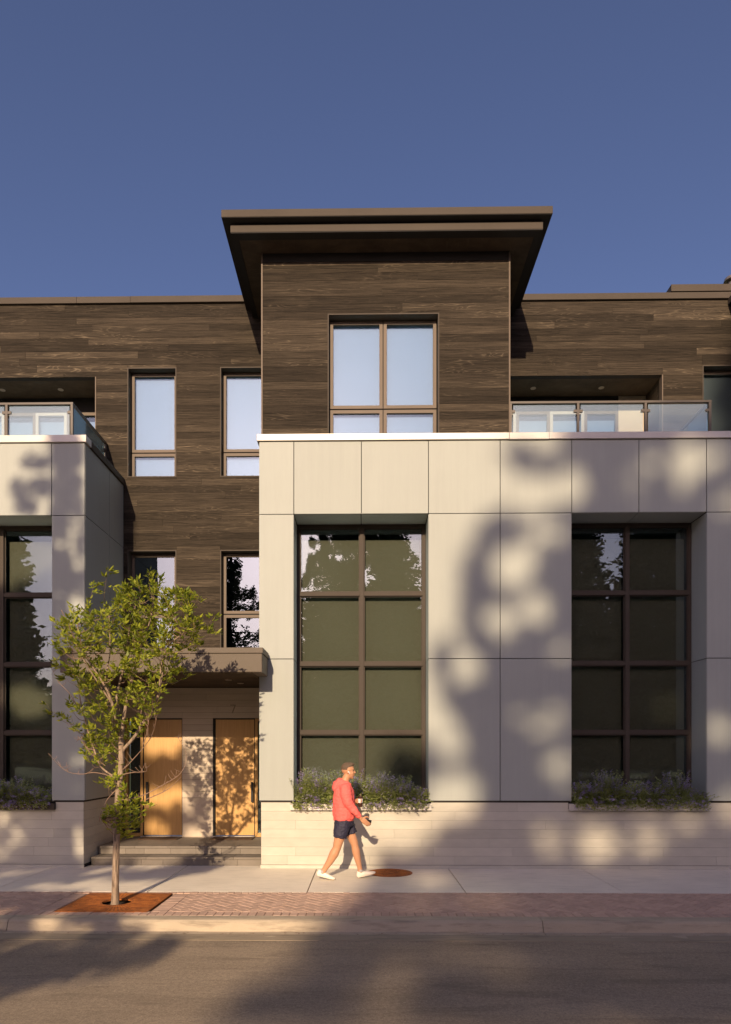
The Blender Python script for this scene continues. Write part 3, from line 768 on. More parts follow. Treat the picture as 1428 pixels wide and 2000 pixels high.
def smooth_path(pts, sub=4):
    out = []; P = [Vector(p) for p in pts]
    for i in range(len(P) - 1):
        p0, p1, p2, p3 = P[max(i - 1, 0)], P[i], P[i + 1], P[min(i + 2, len(P) - 1)]
        for s in range(sub):
            t = s / sub
            out.append(.5 * ((2 * p1) + (p2 - p0) * t + (2 * p0 - 5 * p1 + 4 * p2 - p3) * t * t + (3 * p1 - p0 - 3 * p2 + p3) * t ** 3))
    out.append(P[-1]); return out

# --- street tree: slim ash with a light upright crown
LIMBS={'trunk':[(0.0,0.009),(0.007,0.434),(0.02,0.826),(0.026,1.218),(0.046,1.479),(0.072,1.702),(0.078,1.937),(0.078,2.107)],
'leadL':[(0.078,2.106),(0.034,2.283),(-0.002,2.583),(-0.09,2.812),(-0.196,3.006),(-0.302,3.236),(-0.337,3.518)],
'leadC':[(0.078,2.106),(0.101,2.354),(0.157,2.706),(0.228,2.989),(0.316,3.306),(0.422,3.642),(0.475,3.959)],
'leadM':[(0.034,2.283),(0.007,2.636),(0.051,2.989),(0.086,3.342),(0.122,3.695),(0.157,3.924)],
'right':[(0.086,1.948),(0.263,2.142),(0.369,2.318),(0.492,2.442),(0.581,2.671),(0.616,2.989),(0.687,3.236),(0.845,3.395),(1.075,3.518)],
'right2':[(0.581,2.671),(0.598,2.989),(0.616,3.306),(0.722,3.554),(0.828,3.818)],
'left':[(0.016,1.612),(-0.196,1.753),(-0.302,2.018),(-0.408,2.283),(-0.496,2.636),(-0.549,2.989),(-0.619,3.236),(-0.699,3.43)],
'left2':[(-0.019,2.583),(-0.161,2.848),(-0.302,3.165),(-0.372,3.43),(-0.425,3.642)],
'leadL2':[(-0.09,2.812),(-0.055,3.165),(-0.09,3.483),(-0.143,3.818)],
'low':[(0.051,1.577),(0.157,1.453),(0.263,1.33)],
'low2':[(0.025,1.471),(-0.09,1.33),(-0.161,1.118)],
'bare1':[(0.069,1.701),(0.228,1.806),(0.457,2.036),(0.581,2.195),(0.669,2.406)],
'bare1b':[(0.457,2.036),(0.545,2.212),(0.598,2.406)],
'bare2':[(0.086,1.33),(0.334,1.383),(0.598,1.524),(0.81,1.683),(0.863,1.912),(0.722,2.159)],
'bare2b':[(0.369,1.33),(0.616,1.453),(0.757,1.612)],
'bare3':[(0.016,1.612),(-0.231,1.683),(-0.39,1.665),(-0.566,1.718),(-0.743,1.93)],
'bare4':[(-0.408,2.371),(-0.637,2.689),(-0.814,2.848),(-0.981,3.095)],
'bare5':[(0.051,1.842),(-0.161,1.983),(-0.372,1.983),(-0.496,2.106),(-0.566,2.08)],
'bare6':[(0.069,1.648),(0.245,1.683),(0.457,1.701),(0.484,1.753)],
'bare7':[(0.334,2.301),(0.334,2.495),(0.386,2.671),(0.422,2.83)],
'bare8':[(-0.09,1.771),(-0.231,1.93),(-0.319,2.142)]}
CROWN= [(-0.699,3.505),(-0.523,3.734),(-0.261,3.701),(-0.163,3.963),(0.065,4.041),(0.242,3.995),(0.425,4.139),(0.555,4.028),(0.686,3.93),(0.85,3.963),(1.046,3.93),(1.222,3.603),(1.144,3.277),(0.882,3.179),(0.752,3.048),(0.719,2.786),(0.752,2.492),(0.49,2.394),(0.327,2.198),(0.196,1.937),(0.131,1.545),(0.261,1.349),(0.405,1.218),(0.28,0.98),(0.05,0.8),(-0.15,0.86),(-0.131,1.283),(-0.163,1.545),(-0.261,1.741),(-0.392,2.068),(-0.588,2.394),(-0.765,2.414),(-0.49,2.721),(-0.588,3.048),(-0.732,3.309)]

TX, TY = -3.20, -2.69
tree = thing('street_tree', (TX, TY, -.05), 'slim young street tree with sparse yellow green leaves growing from the rusty grate', 'tree')
YO = {'trunk': (0, 0), 'leadL': (0, -.35), 'leadC': (0, .1), 'leadM': (-.05, .35), 'right': (0, -.15), 'right2': (-.08, .45), 'left': (0, .2), 'left2': (-.1, -.6), 'leadL2': (-.12, .15), 'low': (0, -.2), 'low2': (0, -.1), 'bare1': (0, -.4), 'bare1b': (-.3, -.5), 'bare2': (0, .25), 'bare2b': (.1, .3), 'bare3': (0, -.25), 'bare4': (.05, .3), 'bare5': (0, .15), 'bare6': (0, -.3), 'bare7': (0, .05), 'bare8': (-.1, -.3)}
R0 = {'trunk': (.047, .034), 'leadL': (.026, .007), 'leadC': (.028, .007), 'leadM': (.020, .006), 'right': (.024, .005), 'right2': (.012, .004), 'left': (.014, .004), 'left2': (.013, .005), 'leadL2': (.010, .004)}
skel = []; mainp = []; thin = []
for n_, L in LIMBS.items():
    y0, y1 = YO[n_]; r0, r1 = R0.get(n_, (.0075, .0022))
    pts = [(TX + x, TY + y0 + (y1 - y0) * (i / (len(L) - 1)), z) for i, (x, z) in enumerate(L)]
    if n_ == 'trunk': pts[0] = (pts[0][0], pts[0][1], -.05)
    sp = smooth_path(pts, 5)
    wob = .004 if n_ == 'trunk' else .012
    sp = [p + Vector((mnoise.noise(p * 3.1), mnoise.noise(p * 3.1 + Vector((9, 0, 0))), 0)) * wob * (0 if i == 0 else 1) for i, p in enumerate(sp)]
    rr = [r0 + (r1 - r0) * (i / (len(sp) - 1)) ** .8 for i in range(len(sp))]
    if n_ == 'trunk': rr[0] = .064; rr[1] = .054; rr[2] = .049
    (mainp if n_ in R0 else thin).append((sp, rr, n_))
    if n_ not in ('trunk',) and not n_.startswith('bare'): skel += [(p, rr[i]) for i, p in enumerate(sp)]
    if n_.startswith('bare'):                       # short spurs on the bare twigs
        for _ in range(len(sp) // 2):
            i = rng.randrange(2, len(sp) - 1); d = Vector((rng.uniform(-1, 1), rng.uniform(-1, 1), rng.uniform(.1, 1.2))).normalized()
            thin.append(([sp[i], sp[i] + d * rng.uniform(.02, .05), sp[i] + d * rng.uniform(.06, .12) + Vector((0, 0, .02))], [.0035, .0028, .0015], 'spur'))
tk = [p for p in mainp if p[2] == 'trunk'][0]
tubes('trunk', [(tk[0], tk[1])], 'bark', tree, 14)
for p in mainp:
    if p[2] != 'trunk': tubes('branch', [(p[0], p[1])], 'bark', tree, 8)
tips = []
SK = np.array([list(p) for p, r in skel])
tries = 0
while len(tips) < 262 and tries < 40000:
    tries += 1
    x, z = rng.uniform(-.78, 1.24), rng.uniform(.80, 4.14)
    if not in_poly((x, z), CROWN): continue
    keep = .85 if z < 1.7 else .52 + .48 * max(0, min(1, (z - 2.35) / 1.1))
    if rng.random() > keep: continue
    hw = .75 * max(.28, min(1, (z - 1.0) / 1.9)) * max(.35, 1 - max(0, z - 3.6) / 1.0)
    y = rng.uniform(-hw, hw) * (1 - .25 * abs(x))
    P_ = np.array([TX + x, TY + y, z])
    d = np.linalg.norm(SK - P_, axis=1) + 0.5 * np.maximum(0, SK[:, 2] - (z - .10)) * 3
    i = int(np.argmin(d))
    if np.linalg.norm(SK[i] - P_) > .75: continue
    tips.append((P_, SK[i]))
LV = []
for P_, S_ in tips:
    S_ = Vector(S_); P_ = Vector(P_); mid = S_.lerp(P_, .5) + Vector((rng.uniform(-.03, .03), rng.uniform(-.03, .03), -.05))
    sp = smooth_path([S_, mid, P_], 4)
    thin.append((sp, [.0045 - .003 * k / (len(sp) - 1) for k in range(len(sp))], 'twig'))
    ax = (P_ - mid).normalized(); ax = (ax + Vector((0, 0, 1.1))).normalized(); top = P_ + ax * rng.uniform(.05, .16)
    thin.append(([P_, P_.lerp(top, .5), top], [.0016, .0013, .001], 'twig'))
    for k in range(rng.randint(6, 10)):              # compound leaves round the twig end
        t = rng.uniform(.35, 1.05) ** .7; b = mid.lerp(P_, rng.random()) if rng.random() < .45 else P_.lerp(top, rng.random())
        az = rng.uniform(0, 2 * math.pi)
        od = Vector((math.cos(az), math.sin(az), rng.uniform(-.35, .55)))
        rd = (od + ax * rng.uniform(.3, 1.6)).normalized(); ln = rng.uniform(.05, .105)
        sd = rd.cross(Vector((rng.uniform(-.3, .3), rng.uniform(-.3, .3), 1))).normalized()
        for tt, ang, sz in ((.45, 1, .8), (.45, -1, .8), (.75, .8, 1), (.75, -.8, 1), (1, 0, 1.15)):
            c_ = b + rd * ln * tt + Vector((0, 0, -.02 * tt * tt))
            dr = (rd * (1.0 if ang else 1) + sd * ang * .9 + Vector((0, 0, rng.uniform(-.5, .45)))).normalized()
            wd = dr.cross(Vector((rng.uniform(-1, 1), rng.uniform(-1.6, .4), .8))).normalized()
            LV.append((c_, dr, wd, .068 * sz * rng.uniform(.55, 1.4), .0138 * rng.uniform(.75, 1.3)))
C_ = np.array([list(l[0]) for l in LV]); A_ = np.array([list(l[1]) for l in LV]); B_ = np.array([list(l[2]) for l in LV])
Q = leaf_quads(C_, A_, B_, np.array([l[3] for l in LV]), np.array([l[4] for l in LV]), .35)
cr = bpy.data.objects.new('crown', poly_mesh('crown', Q, 4, 'leaf')); link(cr, tree)
tubes('twigs', [(p[0], p[1]) for p in thin], 'twig', tree, 5, kind='stuff')

# --- catmint in the planter troughs
def catmint(x0, x1, label, seed, hmax):
    g = np.random.default_rng(seed); rr_ = random.Random(seed)
    th_ = thing('catmint_planting', ((x0 + x1) / 2, .15, 1.05), label, 'plant', 'catmint plantings under the tall windows')
    stems = []; lv = []; fl = []
    N = int((x1 - x0) * 280)
    for i in range(N):
        bxx = rr_.uniform(x0 + .05, x1 - .05); by = rr_.uniform(-.03, .30)
        u = (bxx - x0) / (x1 - x0)
        hh = hmax * (.62 + .55 * mnoise.noise(Vector((bxx * 2.6, seed * 3.7, 0)))) * rr_.uniform(.65, 1.15) * (.75 + .25 * min(1, 8 * u, 8 * (1 - u)))
        fwd = rr_.uniform(-.22, .04) * (1.2 - by * 1.5) - (.06 if by < .12 else 0); sid = rr_.uniform(-.14, .14)
        if rr_.random() < .16: hh *= .45; fwd -= .10
        b = Vector((bxx, by, 1.04)); t = Vector((bxx + sid, by + fwd, 1.04 + hh))
        if fwd < -.15 and rr_.random() < .45: t.z = 1.04 + hh * rr_.uniform(-.12, .4)
        md = b.lerp(t, .5) + Vector((0, -.02, .05))
        sp = smooth_path([b, md, t], 4); stems.append((sp, [.003 - .0018 * k / (len(sp) - 1) for k in range(len(sp))]))
        K = len(sp) - 1; nl = 26
        bloom = rr_.random() < .34 + .3 * mnoise.noise(Vector((bxx * 3.1, seed, 4)))
        for k in range(nl):
            tt = (k + rr_.random()) / nl; j = min(K - 1, int(tt * K)); p = sp[j].lerp(sp[j + 1], tt * K - j)
            az = rr_.uniform(0, 6.283); d = Vector((math.cos(az), math.sin(az), rr_.uniform(-.2, .6))).normalized()
            w = d.cross(Vector((0, 0, 1))).normalized()
            if bloom and tt > .52:
                for _ in range(3):
                    o = Vector((rr_.uniform(-1, 1), rr_.uniform(-1, 1), rr_.uniform(-1, 1))) * .016
                    fl.append((p + o, d, w, rr_.uniform(.014, .026), rr_.uniform(.006, .011)))
                if rr_.random() < .35: lv.append((p, d, w, rr_.uniform(.012, .02), .005))
            else: lv.append((p, d, w, rr_.uniform(.028, .055) * (1.15 - .4 * tt), rr_.uniform(.009, .017)))
    for i in range(int((x1 - x0) * 3600)):          # the leafy mound itself
        xx = rr_.uniform(x0 + .0, x1 - .0); u = (xx - x0) / (x1 - x0)
        hm = hmax * (.50 + .42 * mnoise.noise(Vector((xx * 3.0, seed * 3.7, 0))) + .14 * mnoise.noise(Vector((xx * 9, seed, 2)))) * (.6 + .4 * min(1, max(0, 7 * u), max(0, 7 * (1 - u))))
        q = rr_.uniform(0, math.pi); rr2 = rr_.uniform(.72, 1.04)
        p = Vector((xx, .10 - .24 * math.cos(q) * rr2, 1.03 + hm * math.sin(q) * rr2 - (.06 * rr_.random() if math.cos(q) > .75 else 0)))
        if p.y > .38: continue
        az = rr_.uniform(0, 6.283); d = Vector((math.cos(az), math.sin(az) - .4, rr_.uniform(-.3, .7))).normalized(); w = d.cross(Vector((rr_.uniform(-.6, .6), -.6, 1))).normalized()
        fz = mnoise.noise(Vector((xx * 4.2, p.y * 5, p.z * 5 + seed)))
        if rr_.random() < .22 + .55 * fz: fl.append((p, d, w, rr_.uniform(.016, .03), rr_.uniform(.007, .012)))
        else: lv.append((p, d, w, rr_.uniform(.025, .045), rr_.uniform(.009, .016)))
    f = lambda L: leaf_quads(np.array([list(l[0]) for l in L]), np.array([list(l[1]) for l in L]), np.array([list(l[2]) for l in L]), np.array([l[3] for l in L]), np.array([l[4] for l in L]), .3)
    for nm, L, mt in (('foliage', lv, 'mint'), ('flowers', fl, 'bloom')):
        o = bpy.data.objects.new(nm, poly_mesh(nm, f(L), 4, mt)); link(o, th_); o['kind'] = 'stuff'
    tubes('stems', stems, 'mint', th_, 3, kind='stuff')
catmint(-1.17, 1.06, 'sunlit catmint with mauve flowers in the planter behind the walking person', 3, .74)
catmint(3.45, 5.68, 'shaded catmint with purple flowers in the planter under the right tall window', 7, .64)
catmint(-7.4, -5.28, 'shaded catmint with purple flowers in the planter at the left picture edge', 9, .64)

# --- big spruces across the street: they shade the facade and stand mirrored in its glass
RD = [[(2.41,6.92),(2.71,7.03),(2.96,6.85),(3.17,7.13),(3.38,7.38),(3.72,7.63),(4.49,7.71),(5.25,7.58),(5.84,7.7),(6.84,7.95),(6.84,-0.02),(0.19,-0.03),(0.28,0.57),(0.49,1.08),(0.66,1.16),(1.07,1.51),(1.13,1.89),(1.6,1.89),(1.81,2.1),(1.64,2.27),(1.52,2.57),(1.28,3.09),(1.18,3.55),(1.24,3.81),(1.43,3.51),(1.9,3.47),(1.7,3.77),(1.6,4.11),(1.62,4.83),(1.81,5.3),(1.98,5.69),(2.15,5.9),(2.45,5.94),(2.37,6.37),(2.58,6.53)],[(0.34,1.6),(0.34,2.14),(0.59,2.28),(1.04,2.1),(1.04,1.47),(0.46,1.25)],[(0.17,0.08),(7.0,0.12),(4.81,-1.58),(0.13,-1.6),(0.13,-0.77)],[(5.69,-1.4),(0.0,-1.43),(-0.22,-1.57),(-0.21,-1.71),(0.15,-1.91),(0.02,-2.05),(-0.11,-2.16),(-0.44,-2.26),(-0.39,-2.52),(4.48,-2.5)]]
RL = [(3.2,6.34,0.36,0.26),(2.62,6.19,0.42,0.24),(3.0,5.61,0.29,0.17),(2.48,5.09,0.34,0.26),(2.28,4.76,0.08,0.17),(2.77,4.36,0.25,0.23),(2.26,4.11,0.24,0.22),(3.31,3.64,0.15,0.17),(4.43,6.39,0.12,0.17),(5.29,6.67,0.19,0.32),(4.86,6.74,0.2,0.12),(5.72,6.85,0.21,0.15),(6.04,6.16,0.13,0.21),(3.09,7.04,0.19,0.1),(1.69,3.34,0.21,0.24),(1.46,2.1,0.21,0.26),(2.94,2.32,0.14,0.15),(3.23,2.57,0.17,0.21),(2.59,2.5,0.12,0.12),(3.2,1.74,0.17,0.18),(3.34,1.3,0.08,0.24),(5.86,2.28,0.19,0.15),(1.43,1.27,0.38,0.27),(1.3,0.91,0.51,0.14),(0.61,0.64,0.47,0.3),(3.05,0.47,0.19,0.21),(3.85,0.5,0.24,0.26),(4.71,0.51,0.25,0.24),(5.3,0.8,0.21,0.17),(6.04,1.02,0.17,0.21),(3.74,0.2,0.15,0.1),(5.18,2.96,0.16,0.18),(1.12,-0.41,0.23,0.18),(1.8,-0.92,0.3,0.13),(4.59,-0.14,0.33,0.09),(0.93,-1.0,0.2,0.07),(2.13,-1.88,0.23,0.05),(1.54,-1.79,0.31,0.06),(0.96,-1.86,0.2,0.07),(0.69,-2.25,0.3,0.08),(2.83,-1.69,0.27,0.04),(3.25,-2.04,0.33,0.05),(1.89,-2.17,0.27,0.04),(0.78,-2.02,0.19,0.05),(4.01,-1.75,0.21,0.03)]
LD = [[(-5.2,7.4),(-4.84,7.39),(-4.75,7.01),(-4.84,6.79),(-4.92,6.71),(-4.75,6.53),(-4.73,6.36),(-4.9,6.32),(-4.79,6.1),(-4.79,5.92),(-4.65,5.89),(-4.65,-0.05),(-6.66,-0.05),(-6.66,4.95),(-5.88,5.21),(-5.26,5.46),(-5.26,5.93),(-5.25,6.84)],[(-4.64,2.55),(-3.76,2.61),(-3.72,2.33),(-3.57,2.18),(-3.42,1.84),(-3.32,1.64),(-3.4,0.94),(-4.64,0.94)],[(-6.88,0.12),(-2.54,0.15),(-2.6,-0.09),(-2.97,-0.3),(-3.49,-0.46),(-4.73,-0.56),(-5.32,-0.73)],[(-5.28,-0.76),(-3.99,-0.8),(-3.74,-0.87),(-3.9,-1.08),(-4.77,-1.03)],[(-4.05,-1.03),(-3.81,-0.88),(-3.46,-1.03),(-3.52,-1.25),(-3.73,-1.25)],[(-3.77,-1.29),(-3.56,-1.27),(-3.23,-1.48),(-3.45,-1.48)],[(-3.32,-1.31),(-2.67,-1.26),(-2.39,-1.48),(-3.1,-1.46)],[(-3.63,-1.73),(-2.82,-1.76),(-2.06,-1.72),(-1.88,-1.63),(-1.16,-1.54),(-1.32,-1.75),(-1.76,-1.97),(-2.27,-2.12),(-2.74,-2.22)],[(-2.84,-1.47),(-2.18,-1.41),(-2.26,-1.64),(-2.69,-1.73)],[(-4.17,-1.42),(-3.56,-1.45),(-3.28,-1.72),(-3.45,-1.83)]]
LE = [(-5.51,6.82,0.21,0.09),(-5.46,6.35,0.19,0.14),(-5.79,6.31,0.11,0.17),(-5.62,6.11,0.12,0.08),(-5.69,6.0,0.11,0.08)]
LL = [(-4.88,5.67,0.1,0.1),(-4.98,5.42,0.1,0.08),(-4.82,5.2,0.08,0.11),(-4.92,4.34,0.17,0.21),(-5.83,0.47,0.09,0.12),(-4.94,0.56,0.12,0.15),(-4.82,0.4,0.1,0.09),(-6.07,0.17,0.07,0.07),(-6.12,0.9,0.09,0.1),(-4.84,1.85,0.07,0.12),(-6.04,3.12,0.35,0.22),(-6.36,5.57,0.11,0.23),(-4.12,1.78,0.42,0.16),(-4.24,1.16,0.14,0.13),(-3.52,1.06,0.2,0.12),(-3.67,1.59,0.08,0.12),(-4.22,-0.04,0.19,0.07),(-3.67,0.04,0.22,0.06),(-3.9,-0.45,0.23,0.06),(-5.56,-0.14,0.25,0.07)]

def in_shade_mask(u, v, dark, ells, light):  # crowns are shaped to cast this shade and leave these light spots
    w1, w2 = Vector((u * 2.3, v * 2.3, .7)), Vector((u * 6.5, v * 6.5, 3.3))
    u, v = u + .13 * mnoise.noise(w1) + .07 * mnoise.noise(w2), v + .13 * mnoise.noise(w1 + Vector((7, 3, 0))) + .07 * mnoise.noise(w2 + Vector((5, 9, 0)))
    if not (any(in_poly((u, v), p) for p in dark) or any(((u - e[0]) / e[2]) ** 2 + ((v - e[1]) / e[3]) ** 2 < 1 for e in ells)): return False
    return not any(((u - e[0]) / (e[2] * 1.28 + .04)) ** 2 + ((v - e[1]) / (e[3] * 1.28 + .04)) ** 2 < 1 and (e[2] * e[3] > .045 or (u * 71.3 + v * 39.7) % 1 < .95) for e in light)
def sprays(P, g, size):
    """needle sprays hanging round each point"""
    K = 4; n = len(P) * K
    C = np.repeat(P, K, axis=0) + g.normal(0, size * .33, (n, 3))
    az = g.uniform(0, 2 * np.pi, n); A = unit(np.stack([np.cos(az), np.sin(az), g.uniform(-.8, .25, n)], 1))
    Bv = unit(np.cross(A, unit(g.normal(0, 1, (n, 3)))))
    L = g.uniform(.6, 1.3, n) * size; Wd = g.uniform(.16, .30, n) * size
    return leaf_quads(C - A * (L * .5)[:, None], A, Bv, L, Wd, .2)
def limbs_to(P, tx, ty, g, n):
    out = []
    idx = g.choice(len(P), min(n, len(P)), replace=False)
    for i in idx:
        q = Vector(P[i]); r = math.hypot(q.x - tx, q.y - ty); s = Vector((tx, ty, q.z + .12 * r))
        out.append(([s, s.lerp(q, .5) + Vector((0, 0, .06 * r)), q], [.03 + .008 * r, .025, .01]))
    return out
def cone_pts(x, y, h, r, z0, g, n):
    z = z0 + (h - z0) * (1 - np.sqrt(g.uniform(0, 1, n))); k = 1 - (z - z0) / (h - z0)
    tier = .72 + .28 * np.abs(np.sin(z * 2.1 + x)); R_ = r * k ** .85 * tier
    a = g.uniform(0, 2 * np.pi, n); q = np.sqrt(g.uniform(.12, 1, n)) * (1 + .15 * np.sin(a * 5 + z * 1.3))
    return np.stack([x + R_ * q * np.cos(a), y + R_ * q * np.sin(a), z - .10 * R_ * q], 1)
def spruce(x, y, h, pts, g, label, size=.5, nl=90, extra=None):
    t = thing('spruce_tree', (x, y, -.17), label, 'tree', 'spruces across the street')
    tubes('trunk', [([(x, y, -.2), (x + .05, y, h * .3), (x - .04, y, h * .65), (x, y, h * .97)], [.02 * h, .015 * h, .009 * h, .02])], 'old_bark', t, 12)
    o = bpy.data.objects.new('crown', poly_mesh('crown', sprays(pts, g, size), 4, 'needle')); link(o, t)
    if extra is not None:
        o = bpy.data.objects.new('lower_crown', poly_mesh('lower_crown', sprays(extra, g, .5), 4, 'needle')); link(o, t)
    tubes('limbs', limbs_to(pts, x, y, g, nl), 'old_bark', t, 5, kind='stuff')
def shaded_pts(lt, spread, dark, ells, light, u0, u1, v0, v1, n, g):
    out = []
    r_ = random.Random(4)
    for _ in range(n):
        u, v = r_.uniform(u0, u1), r_.uniform(v0, v1)
        if not in_shade_mask(u, v, dark, ells, light): continue
        t = lt + max(-2 * spread, min(2 * spread, r_.gauss(0, spread)))
        out.append((u - SUN_A * t, -t, v + SUN_E * t))
    return np.array(out)
g1 = np.random.default_rng(21)
LR = 55.0
pr = shaded_pts(LR, 1.5, RD, [], RL, -.6, 7.0, -2.5, 8.0, 34000, g1)
xr, yr = 5.1 - SUN_A * LR, -LR
low = cone_pts(xr + .6, yr, 31, 11.5, 1.0, g1, 30000); low = low[low[:, 2] < -SUN_E * low[:, 1] - 3.1]
side = cone_pts(xr + 2.2, yr, 32, 8.5, 1.0, g1, 22000); side = side[side[:, 0] - SUN_A * side[:, 1] > 6.85]; low = np.concatenate([low, side])
spruce(xr, yr, 26.0, pr, g1, 'huge dark spruce across the street shading the right of the facade', .20, 160, low)
g2 = np.random.default_rng(22); LL_ = 22.0
pl = shaded_pts(LL_, .8, LD, LE, LL, -6.6, -1.6, -2.5, 7.9, 22000, g2)
xl, yl = -5.0 - SUN_A * LL_, -LL_
low = cone_pts(xl - .3, yl, 17, 2.9, 1.2, g2, 7000); low = low[low[:, 2] < -SUN_E * low[:, 1] - 3.1]
spruce(xl, yl, 15.6, pl, g2, 'slender spruce across the street shading the left pier and pavement', .16, 70, low)
for k, (x, y, h, r, lab) in enumerate([(-19.3, -24, 17, 2.7, 'spruce across the street mirrored in the leftmost tall window'), (17.0, -44, 27, 6.0, 'tall spruce to the right, mirrored in the shaded tall window'),
        (22.5, -40, 26, 7.0, 'broad spruce at the far right across the street'), (11.5, -58, 29, 5.5, 'tallest spruce, standing behind the huge dark one'), (-1.5, -90, 31, 9.5, 'spruce standing far behind the others, straight across from the tall window'), (-30, -40, 22, 5, 'spruce at the far left across the street')]):
    gk = np.random.default_rng(40 + k)
    spruce(x, y, h, cone_pts(x, y, h, r, 1.5, gk, int(1100 * r * h / 17)), gk, lab, .5, 90)

gw = np.random.default_rng(77); n = 16000
xw = gw.uniform(-130, 130, n); hw_ = 9 + 3 * np.sin(xw * .21) + 2 * np.sin(xw * .57 + 1); zw = gw.uniform(0, 1, n) * hw_
wd = bpy.data.objects.new('far_wood', poly_mesh('far_wood', sprays(np.stack([xw, -80 + gw.normal(0, 3, n), zw], 1), gw, 1.7), 4, 'needle')); link(wd); wd['kind'] = 'stuff'
tag(wd, 'dark belt of trees far across the street', 'wood')

# wind-blown scraps in the gutter
gl_ = np.random.default_rng(8); n = 170
Cg = np.stack([gl_.uniform(-6, 6, n), -3.60 - np.abs(gl_.normal(0, .05, n)), np.full(n, -.121)], 1); az = gl_.uniform(0, 6.28, n)
Ag = np.stack([np.cos(az), np.sin(az), np.zeros(n)], 1); Bg = np.stack([-np.sin(az), np.cos(az), gl_.uniform(-.3, .3, n)], 1)
lt = bpy.data.objects.new('leaf_litter', poly_mesh('leaf_litter', leaf_quads(Cg, Ag, Bg, gl_.uniform(.015, .05, n), gl_.uniform(.004, .012, n), .3), 4, 'twig')); link(lt); lt['kind'] = 'stuff'
tag(lt, 'dry leaf scraps scattered along the gutter', 'litter')

# ------------------------------------------------------------------ the walker
PY = -0.96
class Body:
    def __init__(s): s.m = MB()
    def tube(s, pts, rad, n=14, cap=(1, 1)):
        """pts: points; rad: (across, in plane) radii per point"""
        P = [Vector(p) for p in pts]; rad = [(r, r) if not isinstance(r, tuple) else r for r in rad]; K = len(P); rings = []
        def frame(i):
            d = (P[min(i + 1, K - 1)] - P[max(i - 1, 0)]).normalized()
            b1 = Vector((0, 1, 0)); b1 = (b1 - d * b1.dot(d))
            b1 = b1.normalized() if b1.length > .2 else d.orthogonal().normalized()
            return d, b1, d.cross(b1)
        d, b1, b2 = frame(0); r = rad[0]
        if cap[0]:
            for q, sc_ in ((-.95, .30), (-.7, .71), (-.38, .925)): rings.append((P[0] + d * q * min(r) * cap[0], b1, b2, r[0] * sc_, r[1] * sc_))
        for i in range(K):
            d, b1, b2 = frame(i); rings.append((P[i], b1, b2, *rad[i]))
        r = rad[-1]
        if cap[1]:
            for q, sc_ in ((.38, .925), (.7, .71), (.95, .30)): rings.append((P[-1] + d * q * min(r) * cap[1], b1, b2, r[0] * sc_, r[1] * sc_))
        o = len(s.m.v)
        for (p, a, b, ra, rb) in rings:
            for k in range(n):
                t = 2 * math.pi * k / n; s.m.v.append(tuple(p + a * (ra * math.cos(t)) + b * (rb * math.sin(t))))
        for i in range(len(rings) - 1):
            for k in range(n): s.m.f.append((o + i * n + k, o + i * n + (k + 1) % n, o + (i + 1) * n + (k + 1) % n, o + (i + 1) * n + k))
        s.m.f.append(tuple(o + k for k in reversed(range(n)))); e = o + (len(rings) - 1) * n
        s.m.f.append(tuple(e + k for k in range(n)))
    def ball(s, c, r, rot=0.0, nu=16, nv=10):
        o = len(s.m.v); c = Vector(c); cr_, sr = math.cos(rot), math.sin(rot)
        for i in range(1, nv):
            ph = math.pi * i / nv
            for k in range(nu):
                t = 2 * math.pi * k / nu; x, y, z = r[0] * math.sin(ph) * math.cos(t), r[1] * math.sin(ph) * math.sin(t), r[2] * math.cos(ph)
                s.m.v.append((c.x + x * cr_ + z * sr, c.y + y, c.z - x * sr + z * cr_))
        top = len(s.m.v); s.m.v.append((c.x + r[2] * sr, c.y, c.z + r[2] * cr_)); s.m.v.append((c.x - r[2] * sr, c.y, c.z - r[2] * cr_))
        for i in range(nv - 2):
            for k in range(nu): s.m.f.append((o + i * nu + k, o + (i + 1) * nu + k, o + (i + 1) * nu + (k + 1) % nu, o + i * nu + (k + 1) % nu))
        for k in range(nu):
            s.m.f.append((top, o + k, o + (k + 1) % nu)); b = o + (nv - 2) * nu; s.m.f.append((top + 1, b + (k + 1) % nu, b + k))
    def finish(s, name, mat, parent, vox, smooth=3, edit=None):
        me = s.m.mesh(name + '_src'); ob = bpy.data.objects.new(name + '_src', me); col.objects.link(ob)
        bm = bmesh.new(); bm.from_mesh(me); bmesh.ops.recalc_face_normals(bm, faces=bm.faces); bm.to_mesh(me); bm.free()
        r = ob.modifiers.new('r', 'REMESH'); r.mode = 'VOXEL'; r.voxel_size = vox
        sm = ob.modifiers.new('s', 'SMOOTH'); sm.iterations = smooth; sm.factor = .5
        dg = bpy.context.evaluated_depsgraph_get(); dg.update()
        me2 = bpy.data.meshes.new_from_object(ob.evaluated_get(dg)); me2.name = name
        bpy.data.objects.remove(ob, do_unlink=True)
        if edit: edit(me2)
        me2.materials.clear(); me2.materials.append(M[mat]); me2.polygons.foreach_set('use_smooth', [True] * len(me2.polygons))
        return link(bpy.data.objects.new(name, me2), parent)

